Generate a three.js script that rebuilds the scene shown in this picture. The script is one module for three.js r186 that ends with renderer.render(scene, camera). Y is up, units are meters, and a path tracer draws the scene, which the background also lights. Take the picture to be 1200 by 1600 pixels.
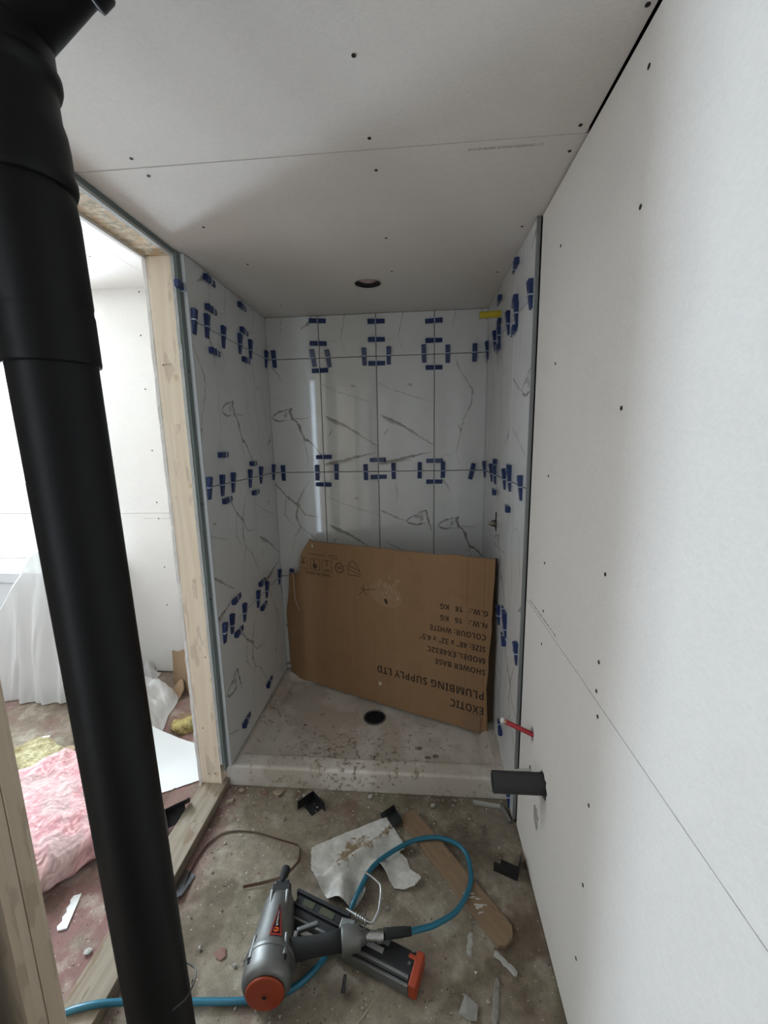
import * as THREE from 'three';
import { mergeGeometries } from 'three/addons/utils/BufferGeometryUtils.js';
import { RoundedBoxGeometry } from 'three/addons/geometries/RoundedBoxGeometry.js';
import { ConvexGeometry } from 'three/addons/geometries/ConvexGeometry.js';
import { RectAreaLightUniformsLib } from 'three/addons/lights/RectAreaLightUniformsLib.js';

// ---------------------------------------------------------------- camera, light, exposure
const scene = new THREE.Scene();
const camera = new THREE.PerspectiveCamera(102.84, 3 / 4, 0.05, 60);
camera.position.set(0.803, 1.462, 2.2406);
camera.rotation.order = 'YXZ';
camera.rotation.set(-0.1722, 0.0846, -0.0184);
const renderer = new THREE.WebGLRenderer({ antialias: true });
renderer.toneMapping = THREE.LinearToneMapping;
renderer.toneMappingExposure = 2.38;
renderer.shadowMap.enabled = true;
RectAreaLightUniformsLib.init();
// bright overcast winter sky seen through the window of the neighbouring room
scene.background = new THREE.Color().setRGB(0.74, 0.9, 1.05);
scene.backgroundIntensity = 1.4;
// daylight entering by that window
const WIN = { x0: -2.08, x1: -1.45, y0: 1.248, y1: 2.12 };
const daylight = new THREE.RectAreaLight(new THREE.Color().setRGB(0.74, 0.9, 1.05), 46, WIN.x1 - WIN.x0 - 0.1, WIN.y1 - WIN.y0 - 0.1);
daylight.position.set((WIN.x0 + WIN.x1) / 2, (WIN.y0 + WIN.y1) / 2, -0.17);
daylight.lookAt((WIN.x0 + WIN.x1) / 2, (WIN.y0 + WIN.y1) / 2, 3);
scene.add(daylight);
// a tall narrow side light in the rear wall of the next room, mirrored as a bright strip in the polished back tiles
const W2 = { x0: -0.66, x1: -0.36, y0: 0.08, y1: 2.29 };
const sidelight = new THREE.RectAreaLight(new THREE.Color().setRGB(0.74, 0.9, 1.05), 1.9, W2.x1 - W2.x0 - 0.06, W2.y1 - W2.y0 - 0.06);
sidelight.position.set((W2.x0 + W2.x1) / 2, (W2.y0 + W2.y1) / 2, 3.33);
sidelight.lookAt((W2.x0 + W2.x1) / 2, (W2.y0 + W2.y1) / 2, 0);
scene.add(sidelight);

// ---------------------------------------------------------------- helpers
const V = (x, y, z) => new THREE.Vector3(x, y, z);
function rng(a) { return () => { a |= 0; a = a + 0x6D2B79F5 | 0; let t = Math.imul(a ^ a >>> 15, 1 | a); t = t + Math.imul(t ^ t >>> 7, 61 | t) ^ t; return ((t ^ t >>> 14) >>> 0) / 4294967296; }; }
const hash = (x, y, s) => { let h = Math.imul(x, 374761393) + Math.imul(y, 668265263) + Math.imul(s, 1442695041) | 0; h = Math.imul(h ^ h >>> 13, 1274126177); return ((h ^ h >>> 16) >>> 0) / 4294967296; };
function noise(x, y, s = 0) {
  const i = Math.floor(x), j = Math.floor(y); let u = x - i, v = y - j; u = u * u * (3 - 2 * u); v = v * v * (3 - 2 * v);
  const a = hash(i, j, s), b = hash(i + 1, j, s), c = hash(i, j + 1, s), d = hash(i + 1, j + 1, s);
  return a + (b - a) * u + (c - a) * v + (a - b - c + d) * u * v;
}
function fbm(x, y, o, s = 0) { let r = 0, a = 0.5, n = 0; for (let k = 0; k < o; k++) { r += a * noise(x, y, s + k * 17); n += a; a *= 0.5; x = x * 2.03 + 5.1; y = y * 2.03 + 3.7; } return r / n; }
const sm = (a, b, x) => { const t = Math.min(1, Math.max(0, (x - a) / (b - a))); return t * t * (3 - 2 * t); };
const mix = (a, b, t) => a + (b - a) * t;
const mix3 = (a, b, t) => [mix(a[0], b[0], t), mix(a[1], b[1], t), mix(a[2], b[2], t)];

function dataTex(w, h, fn, srgb = true, repeat = true) {
  const d = new Uint8Array(w * h * 4);
  for (let j = 0; j < h; j++) for (let i = 0; i < w; i++) {
    const c = fn(i / w, j / h, i, j), k = (j * w + i) * 4;
    if (typeof c === 'number') { d[k] = d[k + 1] = d[k + 2] = Math.max(0, Math.min(255, c)); } else for (let n = 0; n < 3; n++) d[k + n] = Math.max(0, Math.min(255, c[n]));
    d[k + 3] = 255;
  }
  const t = new THREE.DataTexture(d, w, h); t.magFilter = THREE.LinearFilter; t.minFilter = THREE.LinearMipmapLinearFilter; t.generateMipmaps = true;
  if (repeat) t.wrapS = t.wrapT = THREE.RepeatWrapping;
  if (srgb) t.colorSpace = THREE.SRGBColorSpace;
  t.needsUpdate = true; return t;
}
function canvasTex(w, h, draw) {
  const c = document.createElement('canvas'); c.width = w; c.height = h; draw(c.getContext('2d'), w, h);
  const t = new THREE.CanvasTexture(c); t.colorSpace = THREE.SRGBColorSpace; t.magFilter = THREE.LinearFilter; return t;
}
const std = (o) => new THREE.MeshStandardMaterial(o);
const phys = (o) => new THREE.MeshPhysicalMaterial(o);
const lin = (r, g, b) => new THREE.Color().setRGB(r, g, b);

const taken = {};
function numbered(n) { taken[n] = (taken[n] ?? -1) + 1; return taken[n] ? n + '_' + String(taken[n]).padStart(3, '0') : n; }
function shade(o) { o.castShadow = o.receiveShadow = true; return o; }
function tag(o, label, category, group, kind) { o.userData = { ...o.userData, label, category }; if (group) o.userData.group = group; if (kind) o.userData.kind = kind; return o; }
function thing(name, label, category, base = [0, 0, 0], group, kind) {
  const g = new THREE.Group(); g.name = numbered(name); g.position.set(...base); scene.add(g);
  return tag(g, label, category, group, kind);
}
const struct = (name, label, category = 'wall') => thing(name, label, category, [0, 0, 0], null, 'structure');
// a part whose geometry is given in world coordinates, hung on a thing that stands at its base
function part(g, name, geo, mat, label) {
  const root = []; let p = g; const off = V(0, 0, 0);
  while (p && p !== scene) { off.add(p.position); p = p.parent; }
  geo.translate(-off.x, -off.y, -off.z);
  const m = shade(new THREE.Mesh(geo, mat)); m.name = name; g.add(m); if (label) m.userData.label = label; return m;
}
function single(name, geo, mat, label, category, group) {
  geo.computeBoundingBox(); const b = geo.boundingBox, c = [(b.min.x + b.max.x) / 2, b.min.y, (b.min.z + b.max.z) / 2];
  geo.translate(-c[0], -c[1], -c[2]);
  const m = shade(new THREE.Mesh(geo, mat)); m.name = numbered(name); m.position.set(...c); scene.add(m); return tag(m, label, category, group);
}
// uv in metres, grain running along the named axis
function uvm(g, along = 1, k = 1, ou = 0, ov = 0) {
  if (g.index) g = g.toNonIndexed();
  if (!g.attributes.normal) g.computeVertexNormals();
  const p = g.attributes.position, n = g.attributes.normal, uv = new Float32Array(p.count * 2);
  for (let i = 0; i < p.count; i += 3) {
    const N = [0, 1, 2].map((a) => Math.abs(n.getComponent(i, a) + n.getComponent(i + 1, a) + n.getComponent(i + 2, a)));
    const d = N.indexOf(Math.max(...N)); let r = [0, 1, 2].filter((a) => a !== d);
    if (r[0] === along) r = [r[1], r[0]];
    for (let q = i; q < i + 3; q++) { uv[q * 2] = p.getComponent(q, r[0]) * k + ou; uv[q * 2 + 1] = p.getComponent(q, r[1]) * k + ov; }
  }
  g.setAttribute('uv', new THREE.BufferAttribute(uv, 2)); return g;
}
function box(x0, x1, y0, y1, z0, z1, bevel = 0, along = 1, k = 1, ou = 0) {
  const w = x1 - x0, h = y1 - y0, d = z1 - z0;
  const g = bevel ? new RoundedBoxGeometry(w, h, d, 2, Math.min(bevel, w / 2.01, h / 2.01, d / 2.01)) : new THREE.BoxGeometry(w, h, d);
  g.translate((x0 + x1) / 2, (y0 + y1) / 2, (z0 + z1) / 2); return uvm(g, along, k, ou, ou * 0.7);
}
// box given by a centre line, with width across and height
function bar(a, b, w, h, bevel = 0.002, up = V(0, 1, 0)) {
  const d = b.clone().sub(a), L = d.length(); d.normalize(); const s = up.clone().cross(d).normalize(), u = d.clone().cross(s);
  const g = new RoundedBoxGeometry(w, h, L, 2, Math.min(bevel, w / 2.01, h / 2.01));
  g.applyMatrix4(new THREE.Matrix4().makeBasis(s, u, d).setPosition(a.clone().add(b).multiplyScalar(0.5))); return g;
}
function align(g, a, dir) { g.applyQuaternion(new THREE.Quaternion().setFromUnitVectors(V(0, 1, 0), dir.clone().normalize())); g.translate(a.x, a.y, a.z); return g; }
function cyl(a, b, r0, r1 = r0, seg = 24, open = false) {
  const d = b.clone().sub(a), L = d.length(); const g = new THREE.CylinderGeometry(r1, r0, L, seg, 1, open); g.translate(0, L / 2, 0); return align(g, a, d);
}
function lathe(prof, a, dir, seg = 40) { return align(new THREE.LatheGeometry(prof.map((p) => new THREE.Vector2(...p)), seg), a, dir); }
function tube(pts, r, seg = 80, rs = 12, tension = 0.5) { return new THREE.TubeGeometry(new THREE.CatmullRomCurve3(pts, false, 'catmullrom', tension), seg, r, rs); }
function xmerge(list) { return mergeGeometries(list.map((g) => { const q = g.index ? g.toNonIndexed() : g; for (const n of Object.keys(q.attributes)) if (!['position', 'normal', 'uv'].includes(n)) q.deleteAttribute(n); return q; })); }
function inPoly(P, x, y) { let c = false; for (let i = 0, j = P.length - 1; i < P.length; j = i++) if ((P[i][1] > y) !== (P[j][1] > y) && x < (P[j][0] - P[i][0]) * (y - P[i][1]) / (P[j][1] - P[i][1]) + P[i][0]) c = !c; return c; }
function nearest(P, x, y) { let best = 1e9, r = [x, y]; for (let i = 0, j = P.length - 1; i < P.length; j = i++) { const [ax, ay] = P[j], [bx, by] = P[i], dx = bx - ax, dy = by - ay; const t = Math.min(1, Math.max(0, ((x - ax) * dx + (y - ay) * dy) / (dx * dx + dy * dy || 1))); const qx = ax + t * dx, qy = ay + t * dy, d = (qx - x) ** 2 + (qy - y) ** 2; if (d < best) { best = d; r = [qx, qy]; } } return [...r, Math.sqrt(best)]; }
// a thin sheet with the given outline; f(x, z, distance to the edge) gives its place in space
function sheet(P, step, f, thick = 0) {
  const xs = P.map((p) => p[0]), zs = P.map((p) => p[1]), x0 = Math.min(...xs) - step, x1 = Math.max(...xs) + step, z0 = Math.min(...zs) - step, z1 = Math.max(...zs) + step;
  const nx = Math.ceil((x1 - x0) / step), nz = Math.ceil((z1 - z0) / step), ids = new Map(), pos = [], uv = [], idx = [];
  const ins = (i, j) => inPoly(P, x0 + i * step, z0 + j * step);
  const vert = (i, j) => {
    const k = i * 10000 + j; if (ids.has(k)) return ids.get(k);
    let x = x0 + i * step, z = z0 + j * step; const n = nearest(P, x, z); let e = n[2];
    if (!inPoly(P, x, z) || e < step * 0.45) { x = n[0]; z = n[1]; e = 0; }
    const q = f(x, z, e); pos.push(...(typeof q === 'number' ? [x, q, z] : q)); uv.push(x, z); ids.set(k, pos.length / 3 - 1); return pos.length / 3 - 1;
  };
  for (let i = 0; i < nx; i++) for (let j = 0; j < nz; j++) if (ins(i, j) + ins(i + 1, j) + ins(i, j + 1) + ins(i + 1, j + 1) >= 2) {
    const a = vert(i, j), b = vert(i + 1, j), c = vert(i + 1, j + 1), d = vert(i, j + 1); idx.push(a, c, b, a, d, c);
  }
  const g = new THREE.BufferGeometry(); g.setAttribute('position', new THREE.Float32BufferAttribute(pos, 3)); g.setAttribute('uv', new THREE.Float32BufferAttribute(uv, 2)); g.setIndex(idx); g.computeVertexNormals();
  if (thick) {
    const n = g.attributes.normal, N = pos.length / 3, p2 = pos.slice(), u2 = uv.concat(uv), id2 = idx.slice();
    for (let i = 0; i < N; i++) p2.push(pos[i * 3] - n.getX(i) * thick, pos[i * 3 + 1] - n.getY(i) * thick, pos[i * 3 + 2] - n.getZ(i) * thick);
    const edges = new Map(); for (let i = 0; i < idx.length; i += 3) { id2.push(idx[i] + N, idx[i + 2] + N, idx[i + 1] + N); for (const [a, b] of [[idx[i], idx[i + 1]], [idx[i + 1], idx[i + 2]], [idx[i + 2], idx[i]]]) edges.set(a + '_' + b, [a, b]); }
    for (const [k, [a, b]] of edges) if (!edges.has(b + '_' + a)) id2.push(b, a, a + N, b, a + N, b + N);
    const h = new THREE.BufferGeometry(); h.setAttribute('position', new THREE.Float32BufferAttribute(p2, 3)); h.setAttribute('uv', new THREE.Float32BufferAttribute(u2, 2)); h.setIndex(id2);
    const f2 = h.toNonIndexed(); f2.computeVertexNormals(); return f2;
  }
  return g;
}
// irregular lump: chips, crumbs, shreds
function lump(seed, sx, sy, sz, n = 12) { const r = rng(seed), pts = []; for (let i = 0; i < n; i++) { const a = r() * 6.283, z = r() * 2 - 1, q = Math.sqrt(1 - z * z), s = 0.75 + r() * 0.4; pts.push(V(Math.cos(a) * q * sx * s, z * sy * s, Math.sin(a) * q * sz * s)); } const g = new ConvexGeometry(pts); g.computeBoundingBox(); g.translate(0, -g.boundingBox.min.y, 0); return uvm(g); }

// ---------------------------------------------------------------- materials
const texDry = dataTex(512, 512, (u, v, i, j) => { const n = fbm(i / 5, j / 3, 3, 3) - 0.5, b = fbm(i / 90, j / 90, 3, 9) - 0.5, sp = hash(i, j, 5) > 0.9985 ? -16 : 0; const g = 1 + n * 0.035 + b * 0.02; return [229 * g + sp, 223 * g + sp, 216 * g + sp]; });
texDry.repeat.set(1.6, 1.6);
const bumpDry = dataTex(256, 256, (u, v, i, j) => 128 + (fbm(i / 4, j / 4, 3, 21) - 0.5) * 200, false); bumpDry.repeat.set(5, 5);
const mDry = std({ map: texDry, bumpMap: bumpDry, bumpScale: 0.0003, roughness: 0.92 });
const mGyp = std({ color: lin(0.5, 0.5, 0.48), roughness: 1, bumpMap: bumpDry, bumpScale: 0.002 });
const mConcrete = std({ color: lin(0.13, 0.125, 0.12), roughness: 0.95 });
const mGreen = std({ color: lin(0.19, 0.225, 0.215), roughness: 0.9 });
const mBacker = std({ color: lin(0.012, 0.012, 0.013), roughness: 1 });
const mDark = std({ color: lin(0.015, 0.015, 0.016), roughness: 0.9 });
const mScrew = std({ color: lin(0.02, 0.02, 0.02), roughness: 0.6, metalness: 0.3 });
const mWhiteTrim = std({ color: lin(0.6, 0.62, 0.63), roughness: 0.35 });
const mGreyTrim = std({ color: lin(0.3, 0.31, 0.31), roughness: 0.45, metalness: 0.5 });
function woodTex(base, dark, seed, k = 1, knots = [], stains = 0) {
  return dataTex(256, 1024, (u, v, i, j) => {
    const w = fbm(u * 3, v * 2.2, 2, seed) * 2.2; const ring = 0.5 + 0.5 * Math.sin((u * 26 * k + w * 5 + noise(u * 40, v * 4, seed + 3) * 1.2));
    const fine = fbm(u * 90, v * 9, 3, seed + 7); let t = ring * 0.35 + fine * 0.5 - 0.15; let c = mix3(base, dark, Math.max(0, Math.min(1, t * 0.7)));
    for (const [kx, ky, kr] of knots) { const d = Math.hypot((u - kx) * 1, (v - ky) * 10) / kr; if (d < 2) c = mix3(c, dark, 0.9 * (1 - sm(0.4, 1.6, d))); }
    if (stains) { const s = sm(0.58, 0.72, fbm(u * 6, v * 18, 4, seed + 40)); c = mix3(c, [120, 96, 74], s * stains); }
    return c;
  });
}
const tPine = woodTex([244, 227, 204], [220, 194, 160], 11, 0.6, [[0.45, 0.1, 0.07], [0.6, 0.37, 0.06], [0.35, 0.63, 0.05], [0.55, 0.86, 0.06]], 0.16); tPine.repeat.set(8, 0.62);
const mPine = std({ map: tPine, roughness: 0.75 });
const tOld = woodTex([158, 146, 128], [112, 98, 82], 31, 0.8, [[0.5, 0.3, 0.06]], 0.5); tOld.repeat.set(8, 0.9);
const mPlate = std({ map: tOld, bumpMap: tOld, bumpScale: 0.0012, roughness: 0.95 });
const tStrip = woodTex([146, 122, 96], [116, 94, 72], 51, 0.35, [], 0.5); tStrip.repeat.set(14, 1.4);
const mStrip = std({ map: tStrip, bumpMap: tStrip, bumpScale: 0.0004, roughness: 0.9 });
const tOsb = dataTex(512, 512, (u, v) => { let c = [203, 184, 156]; for (let k = 0; k < 4; k++) { const a = k * 1.3 + 0.4, x = u * Math.cos(a) + v * Math.sin(a), y = -u * Math.sin(a) + v * Math.cos(a); const n = fbm(x * 10, y * 34, 2, 60 + k); if (n > 0.55) c = mix3(c, [[178, 160, 126], [222, 208, 182], [160, 148, 128], [206, 176, 140]][k], 0.7); } return c; });
tOsb.repeat.set(3, 3);
const mOsb = std({ map: tOsb, roughness: 0.85 });
const mAbs = phys({ color: lin(0.0035, 0.0035, 0.004), roughness: 0.45, specularIntensity: 0.45 });
const mAbsDusty = std({ color: lin(0.035, 0.035, 0.036), roughness: 0.6 });
const mSteel = std({ color: lin(0.5, 0.5, 0.49), roughness: 0.3, metalness: 1 });
const mBlackPlastic = std({ color: lin(0.012, 0.012, 0.013), roughness: 0.5 });
const mRubber = std({ color: lin(0.018, 0.018, 0.018), roughness: 0.8 });

// ---------------------------------------------------------------- floor
const F0 = { x: -2.3, z: -0.2, s: 3.6 };
const floorCol = dataTex(2048, 2048, (u, v, i, j) => {
  const x = F0.x + u * F0.s, z = F0.z + v * F0.s;
  const big = fbm(x * 2.1, z * 2.1, 4, 101), mid = fbm(x * 9, z * 9, 4, 131), fine = fbm(x * 60, z * 60, 3, 151), gr = hash(i, j, 7);
  let c = mix3([132, 119, 102], [158, 146, 128], mid);
  const next = sm(-0.16, -0.02, -x + 0.05 * mid - 0.08);                       // the next room keeps more of its worn red floor paint
  const red = Math.max(next * sm(0.30, 0.55, mid * 0.5 + big * 0.5) * 0.85, sm(0.53, 0.62, fbm(x * 3.4 + 7, z * 3.4, 4, 171)) * 0.6 * sm(0.35, 0.6, mid) * (x < 0.55 ? 1 : 0.35));
  c = mix3(c, mix3([150, 112, 106], [122, 84, 80], fine), red);
  c = mix3(c, [186, 176, 160], sm(0.56, 0.74, fbm(x * 13 + 3, z * 13, 5, 191)) * 0.55);    // plaster dust
  c = mix3(c, [88, 74, 58], sm(0.57, 0.7, fbm(x * 6.5 - 4, z * 6.5, 4, 211)) * 0.5);       // damp stains
  c = mix3(c, [104, 98, 74], sm(0.55, 0.7, fbm(x * 4.1 + 9, z * 4.1, 4, 217)) * 0.3 * (1 - next));
  const k = 0.84 + fine * 0.2 + (gr - 0.5) * 0.16; c = c.map((q) => q * k);
  const sp = hash(i >> 1, j >> 1, 17); if (sp > 0.996) c = mix3(c, [205, 198, 186], 0.75); else if (sp < 0.004) c = mix3(c, [52, 44, 38], 0.7);
  return c;
});
const floorBump = dataTex(1024, 1024, (u, v, i, j) => { const x = u * 3.6, z = v * 3.6; const a = fbm(x * 55, z * 55, 4, 301), b = fbm(x * 14, z * 14, 3, 311); return 60 + a * 90 + b * 90 + (hash(i, j, 3) > 0.985 ? 60 : 0); }, false);
const mFloor = std({ map: floorCol, bumpMap: floorBump, bumpScale: 0.006, roughness: 0.95 });
{
  const g = struct('floor', 'dusty concrete floor strewn with plaster crumbs', 'floor');
  const geo = new THREE.BoxGeometry(5.0, 0.12, 4.4); geo.translate(-1.2, -0.06, 1.6);
  const p = geo.attributes.position, uv = geo.attributes.uv; for (let i = 0; i < p.count; i++) uv.setXY(i, (p.getX(i) - F0.x) / F0.s, (p.getZ(i) - F0.z) / F0.s);
  part(g, 'slab', geo, mFloor);
}

// ---------------------------------------------------------------- room shell
const CEIL = 2.114, XR = 1.173, XT = 1.1605, J1 = 1.901, J2 = 1.298, J3 = 0.695, ZB = 3.3;
function screw(g, at, n) { // a sunk drywall screw, seen as a dark dimple
  const geo = new THREE.CylinderGeometry(0.0042, 0.0042, 0.0016, 10); align(geo, V(...at), V(...n)); return part(g, 'screw', geo, mScrew);
}
{ // bathroom ceiling: two plasterboard sheets
  const c = struct('ceiling', 'grey plasterboard ceiling of the bathroom in two screwed sheets', 'ceiling');
  const slab = (x0, x1, z0, z1, hole) => {
    const s = new THREE.Shape([[x0, z0], [x1, z0], [x1, z1], [x0, z1]].map((p) => new THREE.Vector2(p[0], -p[1])));
    if (hole) { const pts = []; for (let k = 0; k < 40; k++) { const a = k / 40 * 6.2832, r = 0.0555 + (hash(k, 3, 1) - 0.5) * 0.003; pts.push(new THREE.Vector2(hole[0] + Math.cos(a) * r, -hole[1] + Math.sin(a) * r)); } s.holes.push(new THREE.Path(pts)); }
    const g = new THREE.ExtrudeGeometry(s, { depth: 0.0127, bevelEnabled: true, bevelSize: 0.0008, bevelThickness: 0.0008, bevelSegments: 1, bevelOffset: -0.0008 });
    g.rotateX(-Math.PI / 2); g.translate(0, CEIL + 0.0008, 0); return g;
  };
  const a = part(c, 'plasterboard_sheet', slab(-0.02, 1.1775, -0.02, 1.1885, [0.596, 0.393]), mDry);
  const b = part(c, 'plasterboard_sheet', slab(-0.02, 1.1703, 1.1912, ZB), mDry);
  part(c, 'backing', box(-0.12, 1.3, CEIL + 0.11, CEIL + 0.15, -0.2, ZB + 0.1), mDark);
  for (const [x, z] of [[0.704, 1.119], [0.146, 1.16], [1.155, 1.136], [0.154, 0.913], [0.702, 0.778], [0.179, 0.643], [0.147, 0.176], [0.704, 0.51], [1.13, 0.80], [1.12, 0.45]]) screw(a, [x, CEIL, z], [0, -1, 0]);
  for (const [x, z] of [[0.696, 1.423], [0.7, 1.227], [0.147, 1.223], [1.149, 1.216], [1.157, 1.459], [0.15, 1.6], [0.7, 1.8]]) screw(b, [x, CEIL, z], [0, -1, 0]);
  // stamped lettering on the sheet edge
  const tx = canvasTex(1024, 40, (g, w, h) => { g.clearRect(0, 0, w, h); g.fillStyle = 'rgba(70,68,66,0.8)'; g.font = '30px sans-serif'; g.fillText('1/2" CERTAINTEED EASI-LITE  060D08 AD 22:09', 4, 32, w - 8); });
  const pg = new THREE.PlaneGeometry(0.275, 0.0125); pg.applyMatrix4(new THREE.Matrix4().makeBasis(V(-1, 0, 0), V(0, 0, -1), V(0, -1, 0)).setPosition(0.952, CEIL - 0.0004, 1.166));
  part(a, 'stamped_print', pg, std({ map: tx, transparent: true, roughness: 0.95 }), 'small dark stamped lettering');
}
{ // right wall drywall: upper and lower sheet
  const w = struct('wall_right', 'pale plasterboard wall to the right of the shower, two sheets');
  const up = part(w, 'plasterboard_sheet', box(XR, XR + 0.0127, 0.9185, 2.1085, 0.872, ZB, 0.0006), mDry);
  const lo = part(w, 'plasterboard_sheet', (() => {
    // the lower sheet has rough openings for the drain stub and the water lines
    const s = new THREE.Shape(); s.moveTo(0.872, 0.008); s.lineTo(ZB, 0.008); s.lineTo(ZB, 0.917); s.lineTo(0.872, 0.917); s.closePath();
    const hole = (cz, cy, rz, ry, seed) => { const p = []; for (let k = 0; k < 22; k++) { const a = k / 22 * 6.2832, q = 0.85 + hash(k, seed, 4) * 0.35; p.push(new THREE.Vector2(cz + Math.cos(a) * rz * q, cy + Math.sin(a) * ry * q)); } s.holes.push(new THREE.Path(p)); };
    hole(1.139, 0.437, 0.037, 0.037, 2); hole(1.012, 0.506, 0.017, 0.028, 5); hole(1.09, 0.27, 0.026, 0.034, 8); hole(1.011, 0.372, 0.015, 0.016, 11);
    const g = new THREE.ExtrudeGeometry(s, { depth: 0.0127, bevelEnabled: false }); g.rotateY(-Math.PI / 2); g.translate(XR + 0.0127, 0, 0); return uvm(g);
  })(), mDry);
  part(w, 'dark_cavity', box(XR + 0.032, XR + 0.2, 0, CEIL + 0.1, 0.9, ZB), mDark);  // near-black slab: shade of the hollow wall put into its colour
  for (const [y, z] of [[2.043, 1.444], [1.837, 1.453], [1.513, 1.442], [1.659, 1.055], [1.355, 1.044], [1.193, 1.43], [1.005, 1.432], [0.939, 1.431], [0.955, 1.06], [1.1, 1.05], [1.95, 1.05]]) screw(up, [XR, y, z], [-1, 0, 0]);
  for (const [y, z] of [[0.89, 1.445], [0.668, 1.437], [0.46, 1.439], [0.242, 1.433], [0.85, 1.06], [0.62, 1.85], [0.35, 1.85]]) screw(lo, [XR, y, z], [-1, 0, 0]);
  const tx = canvasTex(512, 24, (g, ww, h) => { g.clearRect(0, 0, ww, h); g.fillStyle = 'rgba(90,88,86,0.75)'; const r = rng(4); for (let x = 2; x < ww - 8;) { const q = 4 + r() * 9; g.fillRect(x, 6 + r() * 3, q, 7); x += q + 2 + (r() > 0.8 ? 10 : 0); } });
  const pg = new THREE.PlaneGeometry(0.27, 0.012); pg.applyMatrix4(new THREE.Matrix4().makeBasis(V(0, 0, 1), V(0, 1, 0), V(-1, 0, 0)).setPosition(XR - 0.0004, 0.932, 1.05));
  part(up, 'stamped_print', pg, std({ map: tx, transparent: true, roughness: 0.95 }), 'faint stamped line of print');
}
{ // wall behind the camera
  const w = struct('wall_rear', 'plain plasterboard wall behind the viewer');
  part(w, 'plasterboard_sheet', box(-0.135, 1.3, 0, CEIL + 0.15, ZB, ZB + 0.1), mDry);
}
const STUD = { x0: -0.122, x1: -0.033 };
// torn strip of plasterboard edge running along a line of points (start, end), thickness direction x
function tornEdge(x0, x1, y0, y1, z0, z1, seed, amp = 0.006) {
  const n = Math.max(8, Math.round((y1 - y0) / 0.012)), g = [];
  const pos = [], idx = []; for (let k = 0; k <= n; k++) { const y = mix(y0, y1, k / n), e = (fbm(k * 0.35, 1, 3, seed) - 0.5) * 2 * amp; pos.push(x0, y, z0, x0, y, z1 + e, x1, y, z1 + e * 0.4 + (hash(k, 2, seed) - 0.5) * amp * 0.6, x1, y, z0); if (k) { const a = (k - 1) * 4, b = k * 4; for (let q = 0; q < 4; q++) { const r = (q + 1) % 4; idx.push(a + q, b + q, b + r, a + q, b + r, a + r); } } }
  const last = n * 4; idx.push(0, 1, 2, 0, 2, 3, last, last + 2, last + 1, last, last + 3, last + 2);
  const q = new THREE.BufferGeometry(); q.setAttribute('position', new THREE.Float32BufferAttribute(pos, 3)); q.setIndex(idx); const f = q.toNonIndexed(); f.computeVertexNormals(); return uvm(f);
}
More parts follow.
